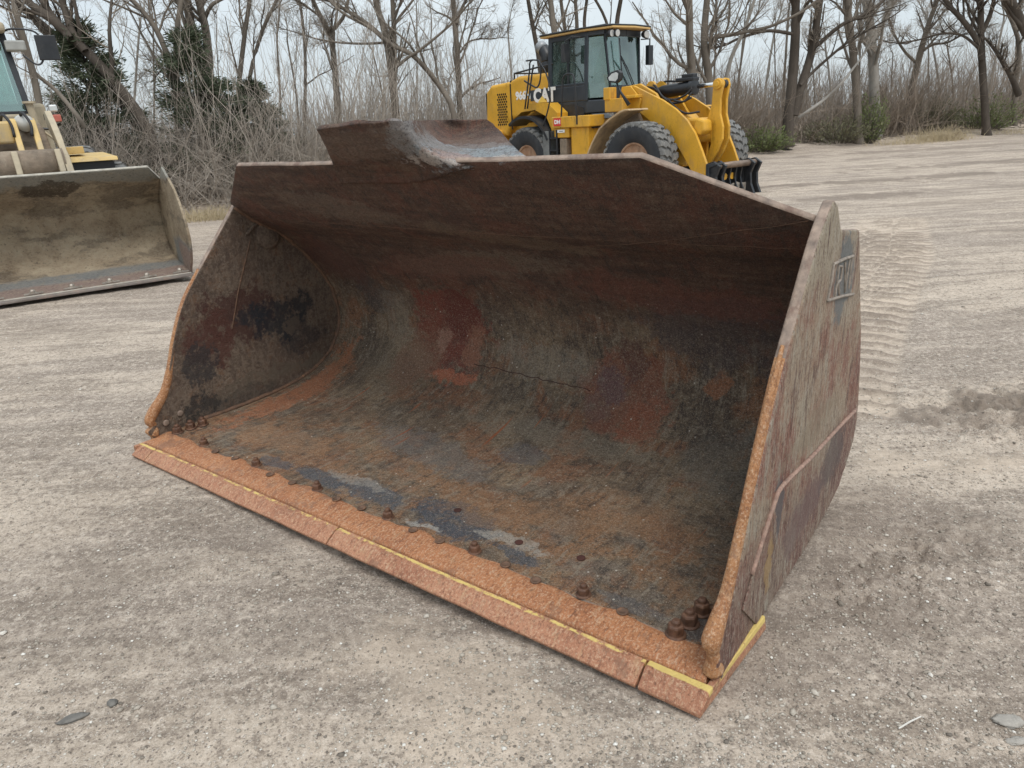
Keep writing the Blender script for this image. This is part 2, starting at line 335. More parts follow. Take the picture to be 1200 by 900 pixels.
def mat_simple(name, base, rough=.6, metal=0.0, var=.25, sc=6.0, dirt=None, dirt_amt=.5, bump=.002, spec=.5, grime=0):
    k = NT(name); ob = k.obj(); a = k.noise(ob, sc, 6, .62); f = k.noise(ob, sc*9, 4, .7)
    lo = tuple(x*(1-var) for x in base); hi = tuple(min(1, x*(1+var)) for x in base)
    col = k.ramp(a, [(.3, lo), (.5, base), (.7, hi)])
    if dirt:
        d = k.noise(k.map(ob, (1, 1, .45)), sc*.8, 7, .7); col = k.mix(k.rng(d, .48, .70, 0, dirt_amt), col, dirt)
        col = k.mix(k.rng(f, .55, .75, 0, dirt_amt*.6), col, dirt)
    if grime:
        gg = k.noise(k.map(ob, (2.2, 2.2, .7), (7, 3, 1)), 1.7, 8, .75); col = k.mix(k.rng(gg, .54, .68, 0, grime), col, tuple(x*.28 for x in base)); col = k.mix(k.rng(k.noise(ob, 26, 5, .8), .58, .68, 0, grime), col, tuple(x*.35 for x in base))
    n = k.bump(k.math('ADD', a, k.math('MULTIPLY', f, .4)), bump, .8)
    return k.fin(col, k.rng(a, .3, .7, max(.04, rough-.08), min(1, rough+.1)), metal, n, spec)
def mat_glass():
    k = NT('cab_glass'); t = k.n('ShaderNodeBsdfTransparent'); t.inputs[0].default_value = (.66, .82, .78, 1)
    g = k.n('ShaderNodeBsdfGlossy'); g.inputs['Roughness'].default_value = .03; g.inputs[0].default_value = (.8, .9, .88, 1)
    d = k.n('ShaderNodeBsdfDiffuse'); d.inputs[0].default_value = (.26, .38, .35, 1)
    fr = k.n('ShaderNodeFresnel'); fr.inputs[0].default_value = 1.55
    m1 = k.n('ShaderNodeMixShader'); k.set(m1.inputs[0], k.rng(k.noise(k.obj(), 3, 4, .6), .35, .7, .10, .30)); k.l(t.outputs[0], m1.inputs[1]); k.l(d.outputs[0], m1.inputs[2])
    m2 = k.n('ShaderNodeMixShader'); k.set(m2.inputs[0], k.math('ADD', k.math('MULTIPLY', fr.outputs[0], 1.6), .10, True)); k.l(m1.outputs[0], m2.inputs[1]); k.l(g.outputs[0], m2.inputs[2])
    k.l(m2.outputs[0], k.out.inputs['Surface']); k.t.nodes.remove(k.b); return k.m
def mat_ground():
    k = NT('packed_gravel_dirt'); p = k.geo()
    s1 = k.map(p, (.55, 1.6, 1), (0, 0, 0), (0, 0, R(-22)))
    big = k.noise(s1, .55, 6, .62); mid = k.noise(p, 2.6, 7, .66); st = k.noise(k.map(p, (.8, 5.0, 1), (0, 0, 0), (0, 0, R(-14))), 1.0, 7, .68); fine = k.noise(p, 34, 6, .75); grit = k.noise(p, 120, 4, .8)
    col = k.ramp(mid, [(.34, (0.311, 0.248, 0.194)), (.5, (0.433, 0.355, 0.285)), (.66, (0.523, 0.433, 0.347))])
    col = k.mix(k.rng(big, .45, .58, 0, .55), col, (0.547, 0.453, 0.361)); col = k.mix(k.rng(big, .52, .43, 0, .75), col, (0.326, 0.268, 0.221))
    col = k.mix(k.rng(st, .50, .57, 0, .75), col, (0.266, 0.215, 0.171)); col = k.mix(k.rng(st, .47, .38, 0, .45), col, (0.591, 0.490, 0.392))
    grv = k.noise(p, 14, 6, .8); col = k.mix(k.rng(grv, .53, .62, 0, .5), col, (0.236, 0.190, 0.152)); col = k.mix(k.rng(grv, .46, .38, 0, .4), col, (0.611, 0.518, 0.424))
    col = k.mix(k.rng(fine, .52, .62, 0, .7), col, (0.187, 0.150, 0.122)); col = k.mix(k.rng(fine, .47, .38, 0, .65), col, (0.651, 0.555, 0.460))
    col = k.mix(k.rng(grit, .55, .66, 0, .6), col, (0.148, 0.120, 0.100)); col = k.mix(k.rng(grit, .45, .35, 0, .6), col, (0.710, 0.620, 0.532))
    peb = k.voro(p, 85); pr = k.voro(p, 85, out='Color'); pv = _sep(k, pr, 0)
    col = k.mix(k.math('MULTIPLY', k.rng(peb, .34, .22), k.rng(pv, .72, .80, 0, .8)), col, (0.671, 0.592, 0.514))
    col = k.mix(k.math('MULTIPLY', k.rng(peb, .38, .24), k.rng(pv, .26, .16, 0, .7)), col, (0.138, 0.111, 0.095))
    at_ = k.n('ShaderNodeAttribute'); at_.attribute_name = 'damp_dark'
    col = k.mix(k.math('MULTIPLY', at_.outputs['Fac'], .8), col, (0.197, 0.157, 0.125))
    at3 = k.n('ShaderNodeAttribute'); at3.attribute_name = 'dust'
    col = k.mix(k.math('MULTIPLY', at3.outputs['Fac'], .75), col, (0.631, 0.513, 0.402))
    at2 = k.n('ShaderNodeAttribute'); at2.attribute_name = 'litter'
    col = k.mix(k.math('MULTIPLY', at2.outputs['Fac'], .9), col, k.ramp(fine, [(.3, (0.099, 0.074, 0.049)), (.6, (0.207, 0.157, 0.108)), (.75, (0.296, 0.241, 0.163))]))
    h = k.math('ADD', k.math('MULTIPLY', fine, .7), k.math('MULTIPLY', grit, .35)); h = k.math('ADD', h, k.math('MULTIPLY', k.rng(peb, .36, .05), k.rng(pv, .55, .9, 0, .5)))
    n = k.bump(grv, .022, .6); n = k.bump(h, .010, .9, n)
    return k.fin(col, .95, 0.0, n, .2)
def mat_bark(name, lo, hi):
    k = NT(name); ob = k.obj(); a = k.noise(k.map(ob, (1, 1, .25)), 9, 6, .7); b = k.noise(ob, .6, 3, .5)
    col = k.mix(a, lo, hi); col = k.mix(k.rng(b, .4, .65, 0, .5), col, tuple(x*.7 for x in lo))
    return k.fin(col, .95, 0.0, k.bump(a, .02, .8), .2)
def mat_foliage(name, lo, hi, sc=3.0):
    k = NT(name); a = k.noise(k.geo(), sc, 5, .7); f = k.noise(k.geo(), 23, 3, .6)
    col = k.mix(k.rng(a, .3, .7), lo, hi); col = k.mix(k.rng(f, .5, .75, 0, .5), col, tuple(x*1.35 for x in hi))
    return k.fin(col, .85, 0.0, None, .25)
# ---------------------------------------------------------------- near bucket (origin: left front corner of its cutting edge)
BW = (.075, .088, .110); RU = (.22, .045, .024)
MARKS = [(2.13, 3.27, .36, .16, (.36, .40, .42), .92, 0), (2.16, 3.17, .36, .05, (.60, .52, .46), .85, 0), (2.0, 3.22, .10, .05, (.44, .25, .20), .6, 0), (2.36, 3.36, .12, .10, (.075, .085, .10), .7, 0), (1.5, 3.30, .5, .10, (.24, .165, .12), .5, 0), (2.15, 3.45, .4, .08, (.20, .125, .09), .7, 0), (1.05, 1.69, .29, .30, RU, .95, 0), (1.17, 1.83, .13, .14, (.15, .027, .016), .95, 0), (.86, 1.50, .19, .20, (.24, .085, .045), .85, .3), (1.13, 1.43, .20, .045, (.52, .16, .075), .85, 0), (1.27, 1.62, .07, .13, (.34, .15, .085), .75, 0), (1.00, 1.63, .05, .07, (.42, .24, .17), .6, 0),  # first two marks put skylight on the guard's right part into the colour
         (2.26, 1.52, .24, .21, (.24, .080, .042), .88, 0), (2.42, 1.40, .12, .12, (.33, .105, .050), .75, 0), (2.28, 1.72, .06, .12, (.13, .055, .040), .85, 0), (2.18, 1.56, .10, .08, (.145, .085, .095), .7, 0), (2.12, 1.44, .09, .07, (.17, .095, .08), .6, 0), (2.74, 1.66, .05, .07, (.36, .14, .06), .8, 0),
         (.95, .285, .14, .035, BW, .7, 0), (1.24, .31, .19, .06, BW, .88, 0), (1.60, .335, .21, .075, BW, .92, 0), (2.05, .36, .23, .105, (.055, .068, .092), .95, .2), (2.44, .30, .10, .04, BW, .85, 0), (3.18, .25, .07, .07, (.07, .07, .075), .8, 0), (2.95, .26, .12, .03, (.12, .12, .125), .6, 0),
         (1.98, .27, .10, .020, (.52, .49, .44), .7, 0), (2.36, .36, .16, .035, (.48, .44, .38), .65, 0), (1.42, .38, .2, .04, (.42, .38, .33), .6, 0), (2.42, .60, .50, .12, (.36, .19, .09), .45, -.35), (2.75, .80, .26, .12, (.34, .175, .085), .4, .3),
         (.60, .50, .40, .11, (.40, .22, .115), .55, 0), (.22, .95, .12, .55, (.46, .16, .065), .75, 0), (.45, 1.9, .16, .14, (.07, .058, .055), .75, 0), (.62, 1.75, .15, .18, (.28, .235, .18), .45, 0), (.30, 2.15, .2, .2, (.14, .06, .045), .6, 0), (.70, 1.45, .3, .2, (.27, .20, .13), .45, 0),
         (2.78, 1.95, .42, .20, (.085, .065, .070), .6, 0), (1.5, .80, .42, .12, (.175, .17, .165), .5, .2), (1.95, .98, .12, .10, (.12, .12, .13), .6, 0), (2.05, 1.18, .5, .10, (.30, .25, .18), .45, 0), (1.5, 2.25, .6, .10, (.30, .23, .165), .45, -.1), (2.9, 1.25, .25, .2, (.17, .15, .125), .5, 0),
         (1.9, 2.55, .45, .08, (.27, .20, .135), .45, .2), (.95, 2.78, .42, .10, (.25, .19, .14), .45, .2), (1.75, 1.62, .30, .10, (.28, .24, .19), .45, 0), (2.55, 2.15, .5, .12, (.22, .075, .048), .6, .1), (1.2, 2.20, .5, .10, (.19, .070, .045), .6, -.1)]
M_shell = mat_shell(); M_lip = mat_lip_orange('lip_orange_rust'); M_bar = mat_lip_orange('leading_edge_rust', (.40, .185, .075), (.24, .105, .045), None, (6, 6, 6))
M_rim = mat_simple('worn_steel_rim', (.27, .20, .155), .62, 0, .45, 22, (.15, .085, .06), .8, .006)
M_out = mat_side_outer(); M_inn = mat_side_inner()
M_bolt = mat_simple('dark_rusty_bolt', (.115, .058, .036), .55, .15, .45, 40, (.25, .12, .06), .6, .003)
M_crack = mat_simple('dark_seam', (.06, .02, .014), .8)
M_weld = mat_simple('weld_bead', (.125, .072, .046), .7, 0, .4, 45, (.30, .15, .08), .7, .006)

BK_ORG = Vector((-2.1205, 3.5910, 0.0)); BK_RZ = math.atan2(-.61679, .78713)
bucket = empty('loader_bucket', BK_ORG, BK_RZ, 'large rusty loader bucket lying detached on the gravel in the foreground', 'bucket')
BKM = Matrix.Translation(BK_ORG) @ Matrix.Rotation(BK_RZ, 4, 'Z'); BKI = BKM.inverted()
def on_y(px, py, y):
    """bucket-local point at bucket depth y on the line of sight of a photo pixel"""
    o = BKI @ Vector((0, 0, CAM_H)); d = BKI.to_3x3() @ (_r * ((px-600)/CAM_F) + _u * ((450-py)/CAM_F) + _f)
    t = (y - o.y) / d.y; return o + d * t
PROF = catmull([(.20,.072),(.46,.07),(.71,.064),(.97,.078),(1.18,.115),(1.36,.19),(1.46,.29),(1.515,.41),(1.515,.53),(1.47,.69),(1.33,.89),(1.17,1.05),(1.0,1.155),(.85,1.28),(.64,1.485)], 8)
PROF = np.array(PROF); ARC = np.concatenate([[0], np.cumsum(np.hypot(*np.diff(PROF, axis=0).T))]) + .2
def prof_at(s):
    return float(np.interp(s, ARC, PROF[:, 0])), float(np.interp(s, ARC, PROF[:, 1]))
def shell_dent(x, s):
    return .010*fbm(np.asarray(x), np.asarray(s)*1.0, 1.3, 3) + .004*fbm(np.asarray(x), np.asarray(s), 6, 3)
def build_shell():
    nx, ns = 150, 130; ss = np.linspace(.2, ARC[-1], ns); vs = []; uvs = []; fs = []
    for s in ss:
        y, z = prof_at(s); y2, z2 = prof_at(s - .01) if s > .25 else (y - .01, z); y3, z3 = prof_at(min(s + .01, ARC[-1])); ty, tz = y3 - y2, z3 - z2; l = math.hypot(ty, tz); ny, nz_ = -tz/l, ty/l
        s_c = 2.79
        if s > s_c: t = (s - s_c)/(ARC[-1] - s_c); xa, xb = .02 + .48*t, 3.28 - .51*t
        else: xa, xb = .02, 3.28
        for i in range(nx):
            x = xa + (xb - xa)*i/(nx - 1); edge = min(1, min(i, nx-1-i)/6) * min(1, (s-.2)/.15)
            d = float(shell_dent(x, s))*edge
            if s > 3.0: d *= max(0, (ARC[-1]-s)/.1); 
            wob = .006*float(vnoise(np.array(x*5.), np.array(3.)))*max(0, (s-2.9)/.2)
            vs.append((x, y + ny*d, z + nz_*d + wob)); uvs.append((x, s))
    for j in range(ns-1):
        for i in range(nx-1): a = j*nx+i; fs.append((a, a+1, a+nx+1, a+nx))
    me = bpy.data.meshes.new('bucket_shell'); me.from_pydata(vs, [], fs); me.materials.append(M_shell); me.materials.append(M_rim)
    uvl = me.uv_layers.new(name='UVMap'); idx = np.empty(len(me.loops), int); me.loops.foreach_get('vertex_index', idx)
    uvl.data.foreach_set('uv', np.array(uvs)[idx].ravel()); me.polygons.foreach_set('use_smooth', [True]*len(me.polygons))
    o = bpy.data.objects.new('bucket_shell', me); COL.objects.link(o); o.parent = bucket
    m = o.modifiers.new('thickness', 'SOLIDIFY'); m.thickness = .023; m.offset = -1; m.material_offset_rim = 1
    return o
shell = build_shell()
# normals of the sheet point into the bucket (checked by the winding), so the thickness goes outwards

# bent spill guard welded on the top lip
def guard():
    rows = [[(396,216,None),(441,215,None),(488,214,None),(536,200,.650),(563,196,.665),(592,193,.68),(620,189,.69)],
            [(394,203,None),(440,202,None),(488,200,None),(535,198.5,.640),(563,191.5,.670),(592,188.5,.685),(620,185.5,.695)],
            [(388,187,.585),(430,185,.58),(472,184,.585),(513,184,.60),(548,180,.74),(578,178,.77),(607,176,.79)],
            [(382,173,.525),(422,169,.52),(460,168,.525),(497,171,.57),(532,166,.86),(564,165,.89),(595,164,.91)],
            [(376,161,.485),(419,156,.475),(456,154,.48),(488,157,.56),(521,153,.95),(553,151.5,.98),(584,151,1.0)],
            [(371,152,.455),(419,145,.445),(456,142,.46),(483,141,.56),(512,140.5,.96),(541,140,.99),(570,139.5,1.01)]]
    def on_roof(px, py):
        o = BKI @ Vector((0, 0, CAM_H)); d = BKI.to_3x3() @ (_r * ((px-600)/CAM_F) + _u * ((450-py)/CAM_F) + _f); y0, z0, k_ = .638, 1.4835, .976   # roof plate: z = z0 - k (y - y0)
        t = (z0 + k_*y0 - o.z - k_*o.y)/(d.z + k_*d.y); return o + d*t
    b = MB(); nu, nv = 49, 25
    G = np.array([[tuple(on_roof(p[0], p[1]) if p[2] is None else on_y(*p)) for p in r] for r in rows])   # 4 x 7 x 3
    def samp(u, v):
        cs = [catmull(list(G[r]), 8) for r in range(6)]; return cs
    cs = [catmull(list(G[r]), 8) for r in range(6)]
    n = len(cs[0]); grid = []; GUV = []
    for i in range(n): grid.append(catmull([cs[r][i] for r in range(6)], 6))
    m = len(grid[0])
    for i in range(n):
        s_a = ARC[-1] - math.hypot(grid[i][0][1] - .64, grid[i][0][2] - 1.485)*(1 if i < n*.5 else 0)
        for j in range(m):
            if j: s_a += float(np.linalg.norm(grid[i][j] - grid[i][j-1]))
            GUV.append((grid[i][j][0] + .8*max(0, grid[i][j][1] - .64), s_a))
            p = grid[i][j]; w = .006*float(vnoise(np.array(p[0]*9), np.array(j*.4)))*(j > 8)
            if j == m-1: w += .012*max(0, float(vnoise(np.array(p[0]*14), np.array(1.5))))
            b.v.append((p[0], p[1]+w, p[2]-abs(w)*.5))
    for i in range(n-1):
        for j in range(m-1): b.f.append((i*m+j, (i+1)*m+j, (i+1)*m+j+1, i*m+j+1)); b.mi.append(0)
    me = bpy.data.meshes.new('spill_guard'); me.from_pydata(b.v, [], b.f); me.materials.append(M_shell); me.materials.append(M_rim)
    uvl = me.uv_layers.new(name='UVMap'); idx = np.empty(len(me.loops), int); me.loops.foreach_get('vertex_index', idx); uvl.data.foreach_set('uv', np.array(GUV)[idx].ravel())
    me.polygons.foreach_set('use_smooth', [True]*len(me.polygons))
    o = bpy.data.objects.new('spill_guard', me); COL.objects.link(o); o.parent = bucket
    md = o.modifiers.new('thickness', 'SOLIDIFY'); md.thickness = .02; md.offset = -1
    o['label'] = 'bent spill guard standing on the top lip'
    return o
guard()

# side plates: worn differently on the two sides
LEAD_R = [(.115,.075),(.10,.11),(.115,.14),(.095,.18),(.125,.22),(.195,.285),(.265,.42),(.375,.65),(.50,.87),(.645,1.06),(.79,1.24),(.915,1.335)]
LEAD_L = [(.12,.075),(.10,.11),(.135,.135),(.11,.16),(.15,.205),(.235,.285),(.30,.43),(.37,.60),(.475,.79),(.66,1.0),(.885,1.25),(.93,1.29)]
BACK = [(1.69,.30),(1.66,.20),(1.55,.11),(1.43,.07),(1.25,.035),(.97,.02),(.62,.016),(.47,.016),(.13,.03)]
TOP_R = [(.965,1.31),(1.035,1.225),(1.12,1.21),(1.31,1.185),(1.40,1.02),(1.56,.72),(1.64,.5)]
TOP_L = [(1.05,1.25),(1.25,1.17),(1.40,1.02),(1.56,.72),(1.64,.5)]
def side_plate(x0, x1, poly, outer_hi):
    b = MB(); bm = bmesh.new()
    vs0 = [bm.verts.new((x0, p[0], p[1])) for p in poly]; f = bm.faces.new(vs0)
    r_ = bmesh.ops.extrude_face_region(bm, geom=[f]); bmesh.ops.translate(bm, verts=[v for v in r_['geom'] if isinstance(v, bmesh.types.BMVert)], vec=(x1-x0, 0, 0))
    bmesh.ops.recalc_face_normals(bm, faces=bm.faces)
    for f in bm.faces:
        n = f.normal; c = f.calc_center_median()
        out = n.x > .7 if outer_hi else n.x < -.7; inn = n.x < -.7 if outer_hi else n.x > .7
        f.material_index = 0 if out else 1 if inn else (2 if c.z > .9 else 3)
    me = bpy.data.meshes.new('side_plate'); bm.to_mesh(me); bm.free()
    for m in (M_out, M_inn, M_rim, M_bar): me.materials.append(m)
    o = bpy.data.objects.new('side_plate', me); COL.objects.link(o); o.parent = bucket
    m = o.modifiers.new('bevel', 'BEVEL'); m.width = .011; m.segments = 3; m.limit_method = 'ANGLE'; m.angle_limit = R(40)
    return o
def smooth_poly(p, n=4): return [tuple(q) for q in catmull(p, n)]
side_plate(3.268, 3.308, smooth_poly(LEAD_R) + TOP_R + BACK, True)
side_plate(-.012, .028, smooth_poly(LEAD_L) + TOP_L + BACK, False)
# rounded wear bar down each leading edge, swelling into a nose at the bottom
def lead_bar(path, rad, x, flip=1):
    pts = catmull([(x, p[0], p[1]) for p in path], 6); rr = np.interp(np.linspace(0, 1, len(pts)), np.linspace(0, 1, len(rad)), rad)
    b = MB(); b.tube(pts, list(rr), 14)
    # flatten sideways
    b.v = [(x + (v[0]-x)*.86, v[1], v[2] + .004*float(vnoise(np.array(v[1]*31), np.array(v[2]*31+v[0]*40)))) for v in b.v]
    return b.build('wear_bar', M_bar, bucket, smooth=True)
lead_bar([(.555,.95),(.46,.80),(.365,.62),(.265,.42),(.20,.30),(.135,.235),(.10,.195),(.115,.150),(.12,.11),(.125,.074)], [.007,.015,.018,.019,.022,.030,.034,.022,.026,.036], 3.286)
lead_bar([(.60,.93),(.50,.80),(.385,.60),(.315,.43),(.25,.30),(.165,.21),(.135,.165),(.155,.13),(.135,.075)], [.012,.018,.020,.022,.026,.032,.030,.020,.030], .010)
# proud lower wear plate on the outside of the right side plate
wp = [(1.60,.365),(.57,.47),(.44,.40),(.33,.27),(.27,.20),(.42,.045),(.97,.035),(1.25,.05),(1.43,.085),(1.64,.27)]
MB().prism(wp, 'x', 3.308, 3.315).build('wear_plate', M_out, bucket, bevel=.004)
b = MB(); pts = [(3.322, 1.61-.0*t, .365) for t in (0,)] 
b.tube(catmull([(3.312, 1.605, .372), (3.313, 1.3, .405), (3.313, .9, .44), (3.313, .58, .478), (3.313, .50, .445), (3.312, .42, .37), (3.311, .34, .285)], 6), .008, 6)
b.build('weld_bead', mat_simple('pale_weld', (.33, .215, .165), .7, 0, .4, 50, (.16, .08, .06), .6, .004), bucket, smooth=True)
# cast mark panel with raised strokes near the top of the right side plate
b = MB()
F_ = [(.965,1.12),(1.24,1.10),(1.31,.945),(.93,1.005)]
for i in range(4):
    p, q = F_[i], F_[(i+1) % 4]
    if i == 1: continue
    b.tube([(3.309, p[0], p[1]), (3.312, (p[0]+q[0])/2, (p[1]+q[1])/2+.004), (3.309, q[0], q[1])], .006, 6)
for st in ([(1.03,.985),(1.04,1.10)], [(1.04,1.10),(1.09,1.09),(1.085,1.045),(1.038,1.04)], [(1.055,1.04),(1.09,.985)], [(1.125,1.10),(1.165,.985),(1.19,1.10)], [(1.225,1.10),(1.225,.985)]):
    b.tube([(3.309, *p) for p in st], .005, 5)
b.build('cast_mark', mat_simple('cast_mark_steel', (.28, .24, .20), .7, 0, .4, 40, (.18, .13, .10), .7, .004), bucket)

# base edge (orange worn steel) with its wavy weld step into the floor
b = MB(); n = 220; rows = [(.083,.030),(.083,.055),(.090,.062),(.14,.070),(.178,.0755),(.196,.0752),(.214,.0690)]
for i in range(n+1):
    x = .02 + 3.26*i/n; wv = .030*float(fbm(np.array(x), np.array(.3), 4, 4, .6)) + .007*math.sin(x*26+1.5*math.sin(x*3))
    for j, (y, z) in enumerate(rows):
        k_ = 1 if j >= 4 else .4 if j == 3 else 0
        b.v.append((x, y + wv*k_, z + (.0022*float(vnoise(np.array(x*26), np.array(j*1.3))) if j > 1 else 0)))
m = len(rows)
for i in range(n):
    for j in range(m-1): b.f.append((i*m+j, (i+1)*m+j, (i+1)*m+j+1, i*m+j+1)); b.mi.append(0)
b.build('base_edge', M_lip, bucket, auto=50)
MB().prism([(.02,.046),(3.28,.046),(3.28,.0),(.02,.0)], 'y', .086, .30).build('base_edge_underside', M_lip, bucket)
#MB().prism([(3.205,.084),(3.274,.084),(3.274,.42),(3.235,.40),(3.215,.22)], 'z', .058, .081).build('corner_pad', M_bolt, bucket, bevel=.006)

# bolt-on cutting edge: four segments, yellow paint line
def seg(x0, x1, yl, slot):
    M_ = mat_lip_orange('bolt_on_edge_%d' % slot, (.44, .20, .11), (.24, .10, .055), yl)
    prof = [(.003,0),(0,.012),(.052,.046),(.080,.050),(.080,.0)]
    n_ = max(2, int((x1-x0)/.03)); bb = MB(); m_ = len(prof)
    for i in range(n_+1):
        x = x0 + (x1-x0)*i/n_
        for j, (y, z) in enumerate(prof): bb.v.append((x, y + (.004*float(vnoise(np.array(x*7), np.array(2.))) if j < 2 else 0), z))
    for i in range(n_):
        for j in range(m_): j2 = (j+1) % m_; bb.f.append((i*m_+j, (i+1)*m_+j, (i+1)*m_+j2, i*m_+j2)); bb.mi.append(0)
    bb.f += [tuple(range(m_)), tuple(n_*m_+j for j in reversed(range(m_)))]; bb.mi += [0, 0]
    return bb, M_
for x0, x1, nm, wear in ((.142, 1.655, 1, .43), (1.663, 3.095, 2, .47)):
    bb, M_ = seg(x0, x1, (.064, .076, None, 0, wear), nm); bb.build('cutting_edge_segment', M_, bucket, bevel=.003)
bb, M_ = seg(.0, .136, (.060, .074, None, 0, .56), 3)
bb.prism([(-.030,.0),(0.0,.0),(0.0,.050),(-.022,.050),(-.030,.035)], 'y', .03, .36); bb.build('end_bit', M_, bucket, bevel=.003)
# right end bit: L-shaped, painted along front and side
b = MB(); P_out = [(3.103,.0),(3.300,.0),(3.348,.47),(3.302,.47),(3.302,.082),(3.103,.082)]; P_top = [(3.103,.050),(3.290,.052),(3.304,.070),(3.324,.47),(3.285,.47),(3.285,.082),(3.103,.082)]
low = [(3.103,.0),(3.300,.0),(3.300,.0),(3.330,.47),(3.285,.47),(3.285,.082),(3.103,.082)]
b.v += [(x, y, 0) for x, y in low] + [(x, y, .012) for x, y in low] + [(x, y, .052) for x, y in P_top]
for o_ in (0, 7):
    for i in range(7): j = (i+1) % 7; b.f.append((o_+i, o_+j, o_+7+j, o_+7+i)); b.mi.append(0)
b.f += [tuple(reversed(range(7))), tuple(range(14, 21))]; b.mi += [0, 0]
b.build('end_bit', mat_lip_orange('end_bit_right', (.40, .18, .10), (.22, .09, .05), (.056, .080, 3.308, 3.40, .62)), bucket, bevel=.003)
# plough-bolt nuts with threaded ends
def bolt(x, y, z, r=.026, h=.026, lean=0.0, name='bolt'):
    bb = MB(); n = 6; a0 = random.random()
    ring = lambda rr, zz, k=6, a=a0: [(x + rr*math.cos(a+2*math.pi*i/k), y + rr*math.sin(a+2*math.pi*i/k), zz) for i in range(k)]
    bb.lathe([(r*1.28, 0), (r*1.25, .006), (r*1.05, .008)], (x, y, z), (0, 0, 1), 16)
    v = ring(r, z+.006) + ring(r, z+.006+h*.8) + ring(r*.86, z+.006+h)
    bb.add(v, [(i, (i+1) % 6, 6+(i+1) % 6, 6+i) for i in range(6)] + [(6+i, 6+(i+1) % 6, 12+(i+1) % 6, 12+i) for i in range(6)] + [tuple(range(12, 18))])
    bb.lathe([(r*.55, h), (r*.55, h+.010), (r*.42, h+.016)], (x, y, z+.004), (.05*lean, .05, 1), 12)
    return bb.build(name, M_bolt, bucket, bevel=.002, seg=1)
for x in (.38, .86, 1.34, 1.81, 2.29, 2.78): bolt(x, .222, .070, .022, .026)
for x, y in ((3.13,.205),(3.145,.275),(3.155,.35)): bolt(x, y, .072, .027, .036)
for x, y in ((.085,.235),(.095,.31),(.11,.375)): bolt(x, y, .072, .026, .030)
# worn plug welds between the bolts
for x in (.53, .70, 1.02, 1.19, 1.50, 1.66, 1.98, 2.13, 2.45, 2.60, 2.94):
    b = MB(); yy = .19 + .02*random.random(); b.lathe([(.020, 0), (.0205, .0035), (.015, .0045), (.013, .002)], (x, yy, .0775), (0, 0, 1), 14); b.build('plug_weld', M_weld, bucket, smooth=True)
for x, y in ((2.40,.36),(2.66,.40),(2.03,.42)):
    b = MB(); b.lathe([(.017, 0), (.017, .002), (.012, .003)], (x, y, prof_at(y)[1]+.004), (0, 0, 1), 12); b.build('plug_weld', M_crack, bucket)
# weld beads: shell to both side plates, seams in the roof and the crack in the back wall
def on_shell(x, s, off=.002):
    y, z = prof_at(s); y2, z2 = prof_at(s-.01); y3, z3 = prof_at(min(s+.01, ARC[-1])); ty, tz = y3-y2, z3-z2; l = math.hypot(ty, tz)
    d = float(shell_dent(x, s)) + off; return (x, y - tz/l*d, z + ty/l*d)
for x in (.034, 3.266):
    b = MB(); ss = np.arange(.42, 2.78, .02); b.tube([on_shell(x + .004*float(vnoise(np.array(s*20), np.array(x))), s, .004) for s in ss], [.013 + .005*float(vnoise(np.array(s*30), np.array(5.+x))) for s in ss], 7); b.build('weld_bead', M_weld, bucket, smooth=True)
def seam(p, q, r, mat, name, n=50, wob=.004):
    b = MB(); b.tube([on_shell(p[0]+(q[0]-p[0])*i/n, p[1]+(q[1]-p[1])*i/n + wob*float(vnoise(np.array(i*.35), np.array(r*900))), .0) for i in range(n+1)], r, 6); return b.build(name, mat, bucket, smooth=True)
seam((.20, 2.64), (2.15, 2.60), .0012, M_weld, 'weld_seam'); seam((.28, 2.63), (1.93, 2.385), .001, M_weld, 'weld_seam'); seam((1.80, 2.37), (3.25, 2.80), .0012, M_weld, 'weld_seam'); seam((2.0, 2.6), (3.22, 2.62), .001, M_weld, 'weld_seam')
seam((1.27, 1.535), (2.07, 1.515), .0024, M_crack, 'crack', 60, .012)
# boss and vertical seam inside the left side plate
b = MB(); b.lathe([(.085, 0), (.085, .010), (.07, .016)], (.028, 1.07, 1.055), (1, 0, 0), 20); b.tube([(.031, .93, 1.08), (.033, .98, 1.12), (.033, 1.07, 1.15)], .009, 6); b.build('pivot_boss', M_inn, bucket, smooth=True)
b = MB(); b.tube([(.029, .95, 1.05), (.029, .80, .75), (.029, .72, .55)], .0035, 5); b.build('weld_seam', M_weld, bucket)
for y, z in ((.30, .155), (.21, .13)):
    b = MB(); b.lathe([(.018, 0), (.018, .004), (.012, .006)], (.028, y, z), (1, 0, 0), 12); b.build('plug_weld', M_rim, bucket, smooth=True)
# hooks and stiffeners on the back
for x in (.95, 1.2, 2.1, 2.35): MB().prism([(1.545,.30),(1.72,.25),(1.78,.55),(1.60,.95),(1.30,1.12),(1.40,.92),(1.54,.66)], 'x', x, x+.04).build('hinge_plate', M_out, bucket, bevel=.004)
